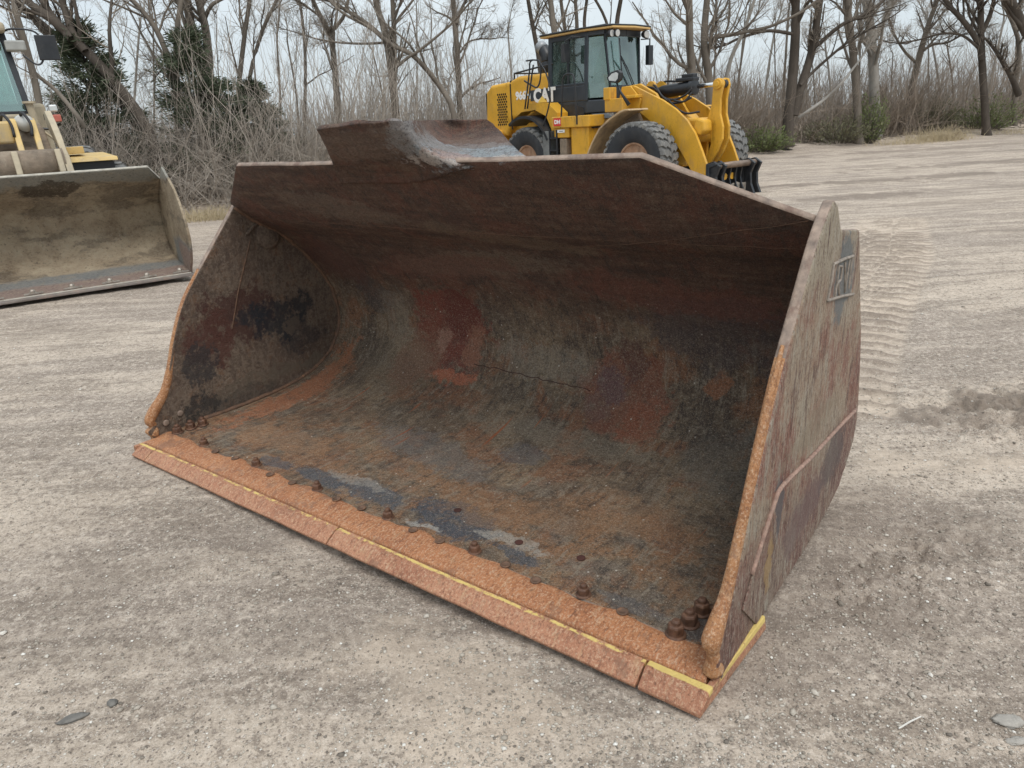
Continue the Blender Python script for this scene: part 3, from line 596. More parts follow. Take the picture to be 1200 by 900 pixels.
# ---------------------------------------------------------------- ground
TRK = [(1.55, 3.55), (2.45, 5.1), (4.38, 8.05), (6.15, 11.3)]      # tyre track centre line
def ground_h(x, y, want=False):
    x = np.asarray(x, float); y = np.asarray(y, float); r = np.hypot(x, y)
    h = -.10 * sstep(7, 14, y) + .030*fbm(x, y, .35, 3, .5, 1) + .016*fbm(x, y, 1.3, 4, .55, 4)
    h = h - .012 + .011*fbm(x, y, 5.0, 4, .62, 9)*(1 - sstep(20, 40, r))*(.45 + .9*sstep(-.15, .35, fbm(x, y, .8, 3, .5, 14)))
    # streaky wheel ruts in the open yard
    ax = x*math.cos(R(-14)) + y*math.sin(R(-14))*-1; ay = -x*math.sin(R(-14))*-1 + y*math.cos(R(-14))
    h = h + .018*fbm(ax*.12, ay*.9, 1.0, 3, .5, 20)*sstep(5, 10, r)
    # loose dug-up soil right of the bucket
    for cx, cy, rx, ry, a in ((2.9, 3.5, .6, .30, .040), (3.2, 3.0, .5, .25, .014), (1.62, 2.35, .5, .3, .012), (1.15, 2.1, .3, .22, .016), (-.6, 1.3, .5, .2, .010), (3.05, 3.85, .7, .2, .010)):
        g = np.exp(-(((x-cx)/rx)**2 + ((y-cy)/ry)**2)); h = h + a*g*(1 + 2.6*fbm(x, y, 13, 3, .65, 30))
    # berm along the tree line
    tl = treeline(x); d = y - tl
    h = h + (.30 + .35*fbm(x, y, .5, 3, .5, 40))*np.exp(-((d - .2)/1.3)**2)*sstep(-14, -6, x) + .25*sstep(0, 6, d)
    # tyre track: lugs pressed into the dust
    best = np.full(x.shape, 9.); s_at = np.zeros(x.shape); t_at = np.zeros(x.shape); s0 = 0
    for (x0, y0), (x1, y1) in zip(TRK[:-1], TRK[1:]):
        L_ = math.hypot(x1-x0, y1-y0); tx, ty = (x1-x0)/L_, (y1-y0)/L_; s_ = np.clip((x-x0)*tx + (y-y0)*ty, 0, L_); t_ = (x-x0)*ty - (y-y0)*tx
        dd = np.hypot(x-(x0+s_*tx), y-(y0+s_*ty)); m = dd < best; best = np.where(m, dd, best); s_at = np.where(m, s0+s_, s_at); t_at = np.where(m, t_, t_at); s0 += L_
    side = np.sign(t_at); ph = s_at/.20 + .5*(side > 0) + .16*np.abs(t_at)/.35 + .07*np.sin(t_at*11) + .05*vnoise(x*1.5, y*1.5, 50)
    lug = np.abs((ph % 1) - .5)*2; mask = sstep(.50, .43, best)*sstep(.0, .5, s_at)*sstep(9.0, 8.2, s_at)*(.75 + .25*sstep(-.1, .2, fbm(x, y, .9, 3, .5, 52)))
    h = h + mask*(-.016 + .040*sstep(.74, .95, lug)*(1-.6*sstep(.30, .42, np.abs(t_at))))
    if want: return mask, lug
    # flat footing under the near bucket so that it rests on the ground
    bx = (x+2.1205)*.78713 + (y-3.591)*-.61679; by = (x+2.1205)*.61679 + (y-3.591)*.78713
    inb = sstep(-.35, .0, bx)*sstep(3.65, 3.3, bx)*sstep(-.30, -.02, by)*sstep(2.0, 1.6, by)
    h = h*(1-inb) + inb*(-.006 - .050*np.exp(-((bx-2.0)/1.0)**2)*sstep(.55, .05, by))
    if want: return mask, lug
    return h
def treeline(x):
    x = np.asarray(x, float)
    return np.interp(x, [-60, -30, -12, -6, 0, 6, 12, 25, 60, 120], [10, 14, 18.2, 20.5, 26, 29, 31.5, 35.5, 44, 60])
def build_ground():
    th = np.concatenate([np.linspace(-180, -58, 40, endpoint=False), np.linspace(-58, 58, 760, endpoint=False), np.linspace(58, 180, 40, endpoint=False)])
    rr = [.35]
    while rr[-1] < 45: rr.append(rr[-1] + max(.0095, rr[-1]*(.0036 if 4 < rr[-1] < 11 else .0055)))
    while rr[-1] < 1500: rr.append(rr[-1]*1.12)
    rr = np.array(rr); T, Q = np.meshgrid(np.radians(th), rr); X = Q*np.sin(T); Y = Q*np.cos(T); Z = ground_h(X, Y)
    far = sstep(60, 200, Q); Z = Z*(1-far) + .15*far
    nT = len(th); nR = len(rr)
    co = np.stack([X, Y, Z], -1).reshape(-1, 3); co = np.vstack([co, [[0, 0, float(ground_h(np.array(0.), np.array(0.)))]]])
    i = np.arange(nR-1)[:, None]; j = np.arange(nT)[None, :]; j2 = (j+1) % nT
    q = np.stack([i*nT+j+0*i, i*nT+j2, (i+1)*nT+j2, (i+1)*nT+j], -1).reshape(-1, 4)[:, ::-1]
    c = len(co)-1; tri = [(c, (k+1) % nT, k) for k in range(nT)]
    me = bpy.data.meshes.new('ground'); nq = len(q); me.vertices.add(len(co)); me.vertices.foreach_set('co', co.ravel())
    me.loops.add(nq*4 + 3*nT); me.loops.foreach_set('vertex_index', np.concatenate([q.ravel(), np.array(tri).ravel()]))
    me.polygons.add(nq+nT); me.polygons.foreach_set('loop_start', np.concatenate([np.arange(nq)*4, nq*4+np.arange(nT)*3])); me.update(calc_edges=True)
    me.polygons.foreach_set('use_smooth', [True]*(nq+nT)); me.materials.append(mat_ground())
    x, y = co[:, 0], co[:, 1]; damp_dark = np.zeros(len(x))
    nz_ = fbm(x, y, 3.0, 4, .6, 60)
    for cx, cy, rx, ry, a in ((2.95, 3.52, .62, .26, 1.0), (3.35, 3.15, .5, .16, .35), (1.62, 2.42, .5, .16, .5), (1.2, 2.0, .28, .16, .5), (-1.1, 2.75, .5, .14, .3), (-.35, 1.28, .22, .10, .8), (-1.75, 2.3, .35, .35, .3), (2.2, 1.72, .4, .2, .4),
                               (9, 17, 3.5, .45, .9), (13.5, 20, 4, .5, .8), (7.6, 14.2, 1.2, .35, .8), (17, 27, 6, .6, .7), (8.5, 12.5, 2.2, .3, .5), (12, 14.5, 2.6, .35, .45), (16, 24, 5, .5, .6), (-4, 6.6, 1, .3, .3), (6.6, 9.2, 1.2, .2, .4), (-.9, 2.0, .6, .12, .3), (4.2, 5.2, .8, .2, .3), (9, 21, 3.5, .3, .4)):
        d = np.hypot((x-cx)/rx, (y-cy)/ry) + nz_*1.6; damp_dark = np.maximum(damp_dark, a*sstep(1.35, .5, d))
    bx = (x+2.1205)*.78713 + (y-3.591)*-.61679; by = (x+2.1205)*.61679 + (y-3.591)*.78713
    damp_dark = np.maximum(damp_dark, .45*sstep(.28, .0, np.abs(bx-3.42) + nz_*.12)*sstep(0, .3, by)*sstep(2, 1.6, by))  # darker strip along the right foot of the near bucket
    mk, lg = ground_h(x, y, True); dust = mk*(.3 + .7*sstep(.8, .5, lg))*(.7+.6*fbm(x, y, 2.5, 3, .6, 90)); damp_dark = np.maximum(damp_dark*(1-mk), mk*1.0*sstep(.76, .88, lg))  # lug ridges darkened as disturbed soil, their relief shade put into the colour
    dust = np.maximum(dust, .8*sstep(1.2, .3, np.hypot((x-2.6)/.9, (y-3.0)/.16) + nz_*1.4)); dust = np.maximum(dust, .6*sstep(1.2, .3, np.hypot((x+.2)/.45, (y-1.75)/.35) + nz_*1.4))
    lit = sstep(-.6, 1.2, y - treeline(x) + fbm(x, y, .8, 3, .5, 70)*1.5)
    for nm, arr in (('damp_dark', damp_dark), ('litter', lit), ('dust', dust)):
        at_ = me.attributes.new(nm, 'FLOAT', 'POINT'); at_.data.foreach_set('value', arr.astype(np.float32))
    o = bpy.data.objects.new('ground', me); COL.objects.link(o); o['kind'] = 'structure'
    return o
ground = build_ground()

# loose gravel: real stones, denser close to the camera
def gravel():
    rs = np.random.RandomState(11); N = 95000
    r = 1.1 + 11*rs.rand(N)**1.7; t = np.radians(rs.uniform(-52, 52, N)); x = r*np.sin(t); y = r*np.cos(t)
    bx = (x+2.1205)*.78713 + (y-3.591)*-.61679; by = (x+2.1205)*.61679 + (y-3.591)*.78713
    cl = fbm(x, y, .9, 3, .5, 80) + .9*np.exp(-(((x-2.9)/.6)**2 + ((y-3.4)/.3)**2)) + .45*np.exp(-(((bx-3.6)/.2)**2 + ((by-.7)/.7)**2))
    keep = ~((bx > -.05) & (bx < 3.36) & (by > -.01) & (by < 1.8)) & (cl + rs.rand(N)*.9 > .15); x, y = x[keep], y[keep]; n = len(x)
    sz = np.exp(rs.normal(math.log(.0026), .42, n)).clip(.0013, .016); sz[rs.rand(n) < .004] *= 2.0
    z = ground_h(x, y)
    iv = np.array([(1,0,0),(0,1,0),(-1,0,0),(0,-1,0),(0,0,1),(.7,.7,.5),(-.7,.7,.6),(-.6,-.8,.5),(.7,-.6,.6)]); fi = np.array([(0,5,8),(0,1,5),(1,6,5),(1,2,6),(2,7,6),(2,3,7),(3,8,7),(3,0,8),(4,5,6),(4,6,7),(4,7,8),(4,8,5)])
    ang = rs.rand(n)*6.28; sx, sy, szz = 1+.5*rs.rand(n), .7+.5*rs.rand(n), .45+.4*rs.rand(n)
    V = iv[None]*(1+.35*(rs.rand(n, 9, 1)-.5)); V = V*np.stack([sx, sy, szz], -1)[:, None, :]*sz[:, None, None]
    c, s = np.cos(ang)[:, None], np.sin(ang)[:, None]; Vx = V[..., 0]*c - V[..., 1]*s; Vy = V[..., 0]*s + V[..., 1]*c
    co = np.stack([Vx + x[:, None], Vy + y[:, None], V[..., 2] + (z + sz*.18)[:, None]], -1).reshape(-1, 3)
    F = (fi[None] + (np.arange(n)*9)[:, None, None]).reshape(-1, 3)
    me = bpy.data.meshes.new('gravel'); me.vertices.add(len(co)); me.vertices.foreach_set('co', co.ravel()); me.loops.add(len(F)*3); me.loops.foreach_set('vertex_index', F.ravel())
    me.polygons.add(len(F)); me.polygons.foreach_set('loop_start', np.arange(len(F))*3); me.update(calc_edges=True)
    tint = np.repeat(rs.rand(n), 9); a_ = me.attributes.new('tint', 'FLOAT', 'POINT'); a_.data.foreach_set('value', tint.astype(np.float32))
    k = NT('loose_stone'); at_ = k.n('ShaderNodeAttribute'); at_.attribute_name = 'tint'
    col = k.ramp(at_.outputs['Fac'], [(0, (.17, .145, .12)), (.2, (.29, .25, .205)), (.70, (.45, .40, .335)), (.9, (.56, .51, .44)), (1, (.75, .72, .66))])
    me.materials.append(k.fin(col, .9, 0, k.bump(k.noise(k.obj(), 180, 3), .002), .2))
    o = bpy.data.objects.new('gravel', me); COL.objects.link(o); o['kind'] = 'stuff'; tag(o, 'loose gravel and crumbs of soil scattered over the yard', 'gravel')
gravel()
def clod(name, c, r, mat, label, cat, seed=0, sub=3):
    bm = bmesh.new(); bmesh.ops.create_icosphere(bm, subdivisions=sub, radius=1)
    for v in bm.verts:
        n_ = .55*float(vnoise(np.array(v.co.x*1.9+seed), np.array(v.co.y*1.9+v.co.z*2.3))) + .3*float(vnoise(np.array(v.co.x*5+seed), np.array(v.co.y*5-v.co.z*4)))
        v.co = v.co*(1+n_); v.co.x *= r[0]; v.co.y *= r[1]; v.co.z *= r[2]
    me = bpy.data.meshes.new(name); bm.to_mesh(me); bm.free(); me.materials.append(mat); me.polygons.foreach_set('use_smooth', [True]*len(me.polygons))
    o = bpy.data.objects.new(name, me); COL.objects.link(o); o.location = (c[0], c[1], float(ground_h(np.array(c[0]), np.array(c[1]))) + r[2]*.45); return tag(o, label, cat)
M_clod = mat_simple('dark_clod', (.16, .15, .135), .9, 0, .35, 30, None, 0, .006); M_rock = mat_simple('grey_rock', (.36, .33, .29), .85, 0, .25, 18, (.20, .18, .16), .4, .006)
clod('dirt_clod', (-1.40, 1.71), (.042, .016, .009), M_clod, 'flat dark clod lying on the dirt near the lower left corner', 'dirt clod', 1).rotation_euler = (0, 0, .35)
clod('dirt_clod', (-1.30, 1.76), (.016, .014, .010), M_clod, 'small dark crumb beside the flat dark clod', 'dirt clod', 5)
clod('rock', (1.32, 1.50), (.040, .024, .009), M_rock, 'larger flat grey stone half buried by the lower right corner', 'rock', 3).rotation_euler = (0, 0, -.2)
clod('rock', (1.30, 1.435), (.028, .014, .007), M_rock, 'smaller flat grey stone in front of the larger one at lower right', 'rock', 8)
_p = at(1066, 845, 1); 
def gp(px, py):
    d = _r*((px-600)/CAM_F) + _u*((450-py)/CAM_F) + _f; t = -CAM_H/d.z; return Vector((d.x*t, d.y*t, 0))
p, q = gp(1054, 850), gp(1080, 836); z_ = float(ground_h(np.array(p.x), np.array(p.y)))
tag(MB().tube([(p.x, p.y, z_+.006), ((p.x+q.x)/2, (p.y+q.y)/2, z_+.009), (q.x, q.y, z_+.006)], [.0022, .0025, .0018], 6).build('twig', mat_simple('bleached_twig', (.62, .59, .54), .8)), 'short bleached white twig lying on the dirt at lower right', 'twig')
# ---------------------------------------------------------------- shared loader materials
M_yel = mat_simple('yellow_paint', (.66, .350, .030), .45, 0, .13, 2.5, (.33, .22, .12), .50, .0015, .5, .5)
M_yel_old = mat_simple('faded_yellow_paint', (.60, .42, .16), .6, 0, .15, 4, (.40, .33, .23), .7, .002, .5, .35)
M_tan = mat_simple('tan_dusty_paint', (.44, .37, .26), .75, 0, .18, 5, (.33, .28, .21), .8, .003)
M_blk = mat_simple('black_paint', (.017, .019, .023), .42, 0, .3, 5, (.09, .085, .078), .30, .001)
M_cabgrey = mat_simple('charcoal_cab_paint', (.030, .037, .046), .4, 0, .15, 4, (.10, .10, .10), .22, .001)
M_rub = mat_simple('tyre_rubber', (.15, .148, .142), .85, 0, .25, 8, (.32, .30, .27), .75, .004)
M_rubside = mat_simple('tyre_sidewall', (.022, .024, .028), .75, 0, .2, 4, (.075, .072, .068), .35, .002)
M_chrome = mat_simple('chrome_rod', (.75, .75, .74), .18, 1.0, .05)
M_stl = mat_simple('bare_steel', (.40, .36, .31), .5, .5, .25, 10, (.20, .13, .09), .6, .003)
M_rustrim = mat_simple('brown_rim', (.30, .17, .10), .7, 0, .3, 8, (.45, .32, .22), .5, .003)
M_hose = mat_simple('hose_rubber', (.02, .02, .022), .6)
M_white = mat_simple('white_decal', (.80, .80, .78), .5, 0, .03)
M_red = mat_simple('red_decal', (.62, .04, .03), .5, 0, .1); M_redbr = mat_simple('faded_red_lamp', (.50, .14, .10), .4)
M_mud = mat_simple('caked_mud', (.22, .17, .125), .95, 0, .3, 9, (.34, .28, .21), .7, .02)
M_mirror = mat_simple('mirror_glass', (.85, .86, .86), .04, 1.0, .02)
M_lens = mat_simple('lamp_lens', (.62, .63, .62), .15, .3, .1)
M_seat = mat_simple('dark_seat_fabric', (.03, .03, .034), .9)
M_glass = mat_glass()
M_hole = mat_simple('grille_hole', (.012, .011, .010), .9)

def text_mesh(name, body, size, mat, parent, M, depth=.004, bold=.0, sx=1.0, shear=0.0):
    cu = bpy.data.curves.new(name, 'FONT'); cu.body = body; cu.size = size; cu.extrude = depth; cu.offset = bold; cu.shear = shear; cu.resolution_u = 3
    t = bpy.data.objects.new(name + '_curve', cu); COL.objects.link(t)
    dg = bpy.context.evaluated_depsgraph_get(); me = bpy.data.meshes.new_from_object(t.evaluated_get(dg)); bpy.data.objects.remove(t)
    me.transform(M @ Matrix.Diagonal((sx, 1, 1, 1))); me.materials.clear(); me.materials.append(mat)
    o = bpy.data.objects.new(name, me); COL.objects.link(o); o.parent = parent; return o

def wheel(parent, c, rad, width, rimr, side, rz=0.0, rim_mat=None, lugs=26, seed=0):
    """tyre with real lugs; c = centre, side = -1/+1 outward direction along local y; returns the tyre with its rim as child"""
    w = width/2; b = MB(); rs_ = rad - .045
    prof = [(rimr, w*.62), (rimr+.03, w*.80), (rimr+.14*rad, w*.96), (rs_*.80, w*1.0), (rs_*.93, w*.97), (rs_*.985, w*.88), (rs_, w*.70), (rs_+.004, 0), (rs_, -w*.70), (rs_*.985, -w*.88), (rs_*.93, -w*.97), (rs_*.80, -w), (rimr+.14*rad, -w*.96), (rimr+.03, -w*.80), (rimr, -w*.62)]
    n = 72; k0 = len(b.f); b.lathe(prof, (0, 0, 0), (0, 1, 0), n, 0, closed=True)
    for q in range(len(prof)):
        if q in (0, 1, 2, 3, 10, 11, 12, 13):
            for t in range(n): b.mi[k0 + q*n + t] = 1
    # zigzag lugs
    def P(a, y, r): return (r*math.cos(a), y, r*math.sin(a))
    for i in range(lugs):
        for sgn in (1, -1):
            a0 = 2*math.pi*(i + (.5 if sgn < 0 else 0))/lugs; da = 2*math.pi/lugs
            path = [(.02, 0), (.34, .30*da), (.55, .12*da), (.80, .42*da), (1.0, .38*da), (.99, .40*da)]
            hw = .31*da; vs = []; m_ = len(path)
            for (f_, off) in path:
                y = sgn*w*f_; rr = rs_*(1 if f_ < .9 else .985 if f_ < .995 else .90); top = rad*(1 if f_ < .75 else .992 if f_ < .9 else .972 if f_ < .995 else .905)
                taper = 1 if f_ < .9 else .85
                for r_, ww in ((rr-.012, hw*1.12*taper), (top, hw*taper)):
                    vs += [P(a0+off-ww, y, r_), P(a0+off+ww, y, r_)]
            fs = []
            for j in range(m_-1):
                o_ = j*4; fs += [(o_+2, o_+3, o_+7, o_+6), (o_, o_+2, o_+6, o_+4), (o_+1, o_+5, o_+7, o_+3)]
            fs += [(0, 1, 3, 2), ((m_-1)*4, (m_-1)*4+2, (m_-1)*4+3, (m_-1)*4+1)]
            b.add(vs, fs, 0)
    o = b.build('tyre', [M_rub, M_rubside], parent, auto=40); o.location = c; o.rotation_euler = (0, 0, rz)
    rb = MB(); s = side
    rb.lathe([(rimr+.025, s*w*.66), (rimr+.03, s*w*.80), (rimr*.99, s*w*.80), (rimr*.94, s*w*.70), (rimr*.90, s*w*.45), (rimr*.70, s*w*.36), (rimr*.66, s*w*.42), (rimr*.40, s*w*.46), (rimr*.38, s*w*.60), (rimr*.30, s*w*.66), (.03, s*w*.66)], (0, 0, 0), (0, 1, 0), 40)
    for i in range(14): a = 2*math.pi*i/14; rb.lathe([(.017, s*w*.42), (.017, s*w*.50)], (rimr*.56*math.cos(a), 0, rimr*.56*math.sin(a)), (0, 1, 0), 6)
    rb.build('rim', rim_mat or M_rustrim, o, auto=35)
    return o

# ---------------------------------------------------------------- yellow wheel loader behind the bucket
# local frame: x forward, y to the far side (near side negative), z up from the yard datum; ground here is z = -0.10
LORG = Vector((3.908, 16.960, 0)); ldr = empty('wheel_loader', LORG, math.atan2(-.76604, .64279), 'bright yellow wheel loader with black cab parked behind the rusty bucket, its coupler empty', 'wheel loader')
G0 = -.10
for (x, y, rz, sd) in ((0, -1.06, R(6), -1), (.34, 1.12, R(6), 1), (-3.42, -1.05, 0, -1), (-3.42, 1.05, 0, 1)):
    wheel(ldr, (x, y, G0+.80), .80, .64, .345, sd, rz)
for (x, y1) in ((.1, .85), (-3.42, .85)):
    MB().tube([(x-.05, -y1, G0+.8), (x, -.3, G0+.8), (x, .3, G0+.8), (x+.05, y1, G0+.8)], [.16, .2, .2, .16], 12).build('axle', M_blk, ldr, smooth=True)
# engine hood
b = MB(); hood = [(-5.50,1.30),(-5.58,1.75),(-5.52,2.42),(-5.30,2.58),(-4.55,2.62),(-4.20,2.72),(-3.05,2.72),(-3.05,2.02),(-3.15,1.85),(-3.3,1.72),(-4.45,1.72),(-4.75,1.30)]
prof_h = lambda y: hood
b.prism(hood, 'y', -.80, .80); ho = b.build('hood', M_yel, ldr, bevel=.09, seg=4)
ho.modifiers['bevel'].angle_limit = R(60)
MB().box((-5.64,-.72,1.35),(-5.56,.72,2.40)).build('rear_grille', M_blk, ldr, bevel=.03)
MB().prism([(-5.66,1.25),(-5.20,1.05),(-4.9,1.05),(-4.9,1.45),(-5.66,1.55)], 'y', -.95, .95).build('counterweight', M_yel, ldr, bevel=.05)
MB().box((-4.505,-.815,1.45),(-4.475,-.795,2.56)).box((-4.505,-.80,2.595),(-4.475,.80,2.640)).build('hood_seam', M_blk, ldr)
b = MB()
for i in range(13):
    for j in range(5):
        x = -5.02 + .078*j + (.039 if i % 2 else 0) - .03*(i/12); z = 2.33 - i*.062
        b.lathe([(.029, 0), (.029, .004)], (x, -.802, z), (0, -1, 0), 6)
b.build('grille_hole', M_hole, ldr, kind='stuff', label='diagonal rows of dark vent holes on the hood side')
RX = Matrix.Rotation(R(90), 4, 'X')
text_mesh('lettering', '966H', .26, M_white, ldr, Matrix.Translation((-4.30, -.806, 2.17)) @ RX, .002, .012, .98)
MB().prism([(-3.74,2.10),(-2.9,2.13),(-2.9,2.37),(-3.74,2.35)], 'y', -.806, -.802).build('side_stripe', M_cabgrey, ldr)
text_mesh('lettering', 'CAT', .43, M_white, ldr, Matrix.Translation((-3.62, -.810, 2.07)) @ RX, .002, .020, .92)
MB().add([(-3.47,-.817,2.05),(-3.13,-.817,2.05),(-3.30,-.817,2.20)], [(0,1,2)]).add([(-3.47,-.8125,2.05),(-3.13,-.8125,2.05),(-3.30,-.8125,2.20)], [(0,2,1)]).build('triangle_emblem', mat_simple('emblem_yellow', (.86, .60, .12), .45, 0, .03), ldr)
# rear fender arch and panels
b = MB(); arc = [(-3.42 + .98*math.cos(a), G0+.8 + 1.06*math.sin(a)) for a in [R(t) for t in range(28, 128, 8)]]
inn = [(-3.42 + .93*math.cos(a), G0+.8 + 1.00*math.sin(a)) for a in [R(t) for t in range(28, 128, 8)]]
b.prism(arc + inn[::-1], 'y', -1.40, -.80); b.prism(arc + inn[::-1], 'y', .80, 1.40); b.build('rear_fender', M_blk, ldr, auto=40)
MB().prism([(-3.95,1.72),(-3.35,2.04),(-2.75,2.02),(-2.42,1.78),(-2.42,1.42),(-2.62,1.38),(-2.80,1.72),(-3.2,1.88),(-3.7,1.85)], 'y', -1.18, -.82).build('side_panel', M_yel, ldr, bevel=.02)
MB().box((-4.9,-.55,.55),(-2.2,.55,1.6)).build('rear_frame', M_yel, ldr, bevel=.04)
# platform, steps, decals
MB().box((-2.42,-1.38,1.44),(-1.21,-.85,1.69)).build('platform', M_yel, ldr, bevel=.02)
MB().box((-1.6,-1.39,1.50),(-1.56,-1.36,1.72)).box((-2.43,-1.2,1.40),(-1.25,-.3,1.46)).build('platform_bracket', M_blk, ldr)
MB().box((-2.34,-1.388,1.485),(-2.10,-1.382,1.66)).build('red_decal', M_red, ldr)
text_mesh('lettering', 'DH', .12, M_white, ldr, Matrix.Translation((-2.31, -1.391, 1.535)) @ RX, .001, .006, 1.1)
MB().box((-2.26,-1.352,1.335),(-2.02,-1.345,1.40)).build('white_label', M_white, ldr)
MB().box((-2.20,-1.355,1.36),(-2.07,-1.3525,1.372)).build('label_print', M_cabgrey, ldr)
MB().box((-2.38,-1.34,1.22),(-1.90,-.9,1.44)).box((-1.86,-1.30,.35),(-1.30,-.75,1.44)).box((-2.38,-1.15,.35),(-1.86,-.8,1.22)).build('battery_box', M_yel, ldr, bevel=.02)
MB().box((-2.22,-1.32,.45),(-2.0,-1.15,1.2)).build('step_tread', M_mud, ldr, bevel=.01)
MB().box((-2.74,-1.38,.35),(-2.55,-1.05,1.38)).build('mud_flap', mat_simple('grey_rubber_flap', (.16,.165,.16), .8), ldr, bevel=.01)
b = MB()
for z in (.62, .92, 1.2): b.box((-2.55,-1.36,z),(-2.28,-1.1,z+.04))
b.bar((-2.54,-1.34,.45),(-2.54,-1.34,1.4),.03,.05).bar((-2.29,-1.34,.45),(-2.29,-1.34,1.4),.03,.05).build('boarding_step', M_blk, ldr)
# handrails
b = MB(); r_ = .020
b.tube(catmull([(-3.40,-1.32,1.92),(-3.18,-1.33,2.70),(-3.14,-1.33,2.93),(-3.05,-1.33,2.985)],5), r_, 6); b.tube(catmull([(-3.30,-1.33,1.92),(-3.07,-1.33,2.72),(-3.02,-1.33,2.88)],5), r_, 6)
b.tube(catmull([(-3.30,-1.30,2.99),(-2.98,-1.33,2.98),(-2.78,-1.33,2.90),(-2.80,-1.33,2.55),(-2.92,-1.33,2.38),(-3.12,-1.33,2.44),(-3.42,-1.28,2.56)],4), r_, 6)
b.tube(catmull([(-2.80,-1.35,2.92),(-2.60,-1.35,2.70),(-2.47,-1.35,2.34),(-2.50,-1.35,2.0),(-2.72,-1.36,1.5)],5), r_*.9, 6)
b.build('rear_handrail', M_blk, ldr, smooth=True)
b = MB(); b.tube(catmull([(-2.13,-1.36,1.44),(-2.05,-1.36,2.2),(-2.02,-1.36,2.48),(-1.92,-1.36,2.58),(-1.76,-1.36,2.58),(-1.67,-1.36,2.50),(-1.63,-1.36,2.2),(-1.62,-1.36,1.46)],5), r_, 6); b.build('front_handrail', M_blk, ldr, smooth=True)
b = MB()
b.tube([(-4.45,-.70,2.64),(-4.4,-.72,2.80),(-3.6,-.74,2.86),(-2.95,-.76,2.90)], .022, 6); b.tube([(-4.45,.70,2.64),(-4.4,.72,2.80),(-3.1,.74,2.88)], .022, 6)
b.tube([(-4.4,-.72,2.80),(-4.4,.72,2.80)], .022, 6); b.build('hood_rail', M_blk, ldr, smooth=True)
# exhaust and pre-cleaner
b = MB(); b.lathe([(.12,2.66),(.12,2.74),(.145,2.76),(.145,3.02),(.13,3.04)], (-3.72,-.2,0), (0,0,1), 20); b.tube(catmull([(-3.72,-.2,3.02),(-3.74,-.2,3.16),(-3.84,-.2,3.30),(-3.96,-.2,3.40)],5), [.15]*6+[.15]*5+[.145]*5, 16); b.build('exhaust_stack', M_blk, ldr, smooth=True)
b = MB(); b.tube([(-3.83,-.2,3.30),(-3.96,-.2,3.405),(-3.99,-.2,3.43)], [.156,.152,.12], 16); b.build('exhaust_tip', mat_simple('grey_heat_shield', (.30,.31,.32), .5, .4), ldr, smooth=True)
b = MB(); b.lathe([(.06,2.68),(.06,2.86),(.15,2.88),(.17,2.94),(.13,3.02),(.03,3.05)], (-3.30,.05,0), (0,0,1), 20); b.build('air_precleaner', M_blk, ldr, smooth=True)
# ------------- cab
CZ0, CZ1 = 1.72, 3.46
plan = [(-3.10,-.78),(-1.82,-.80),(-1.30,-.52),(-1.22,0),(-1.30,.52),(-1.82,.80),(-3.10,.78)]
low = MB(); low.prism(plan, 'z', CZ0, 2.02); low.prism([(-3.12,-.79),(-1.88,-.81),(-1.88,.81),(-3.12,.79)], 'z', 2.0, 2.36)
low.prism([(-3.18,1.98),(-3.05,2.40),(-2.9,2.40),(-2.9,1.98)], 'y', -.80, .80)
low.build('cab_body', M_cabgrey, ldr, bevel=.03)
b = MB(); ink = [(-2.75,1.62),(-1.9,1.62),(-1.9,1.86),(-2.2,1.95),(-2.75,1.93)]
b.prism(ink, 'y', -.812, -.60); b.build('lower_recess', M_blk, ldr)
b = MB()
def pil(x0, y0, x1, y1, w=.09, d=.09): b.bar((x0, y0, CZ0+.28), (x1, y1, CZ1), w, d, up=(1, 0, 0))
for s in (-1, 1):
    pil(-3.06, s*.75, -3.02, s*.70, .12, .12); pil(-1.84, s*.77, -1.82, s*.72, .10, .11); pil(-1.30, s*.50, -1.42, s*.60, .035, .05)
for s in (-1, 1):
    b.bar((-3.05, s*.715, 3.42), (-1.82, s*.73, 3.42), .1, .12); b.bar((-1.82, s*.73, 3.42), (-1.40, s*.60, 3.42), .08, .1); b.bar((-3.05, s*.76, 2.38), (-1.84, s*.775, 2.38), .07, .06)
b.bar((-3.05,-.72,3.42),(-3.05,.72,3.42),.1,.12); b.bar((-1.40,-.6,3.40),(-1.33,0,3.40),.08,.14); b.bar((-1.33,0,3.40),(-1.40,.6,3.40),.08,.14); b.bar((-3.06,-.76,2.38),(-3.06,.76,2.38),.08,.06)
b.bar((-1.30,-.52,2.03),(-1.22,0,2.28),.04,.04) if 0 else None
b.build('cab_frame', M_cabgrey, ldr, bevel=.015)
b = MB(); b.prism([(-1.36,-.54),(-1.20,-.1),(-1.20,.1),(-1.36,.54),(-1.5,.5),(-1.5,-.5)], 'z', 2.0, 2.30); b.build('cowl', M_cabgrey, ldr, bevel=.02)
def pane(name, pts, th=.012):
    a, b_, c = Vector(pts[0]), Vector(pts[1]), Vector(pts[2]); n = (b_-a).cross(c-a).normalized()*th; m = len(pts)
    return MB().add([Vector(p) for p in pts] + [Vector(p)+n for p in pts], [tuple(range(m)), tuple(reversed(range(m, 2*m)))] + [(i, m+i, m+(i+1) % m, (i+1) % m) for i in range(m)]).build(name, M_glass, ldr)
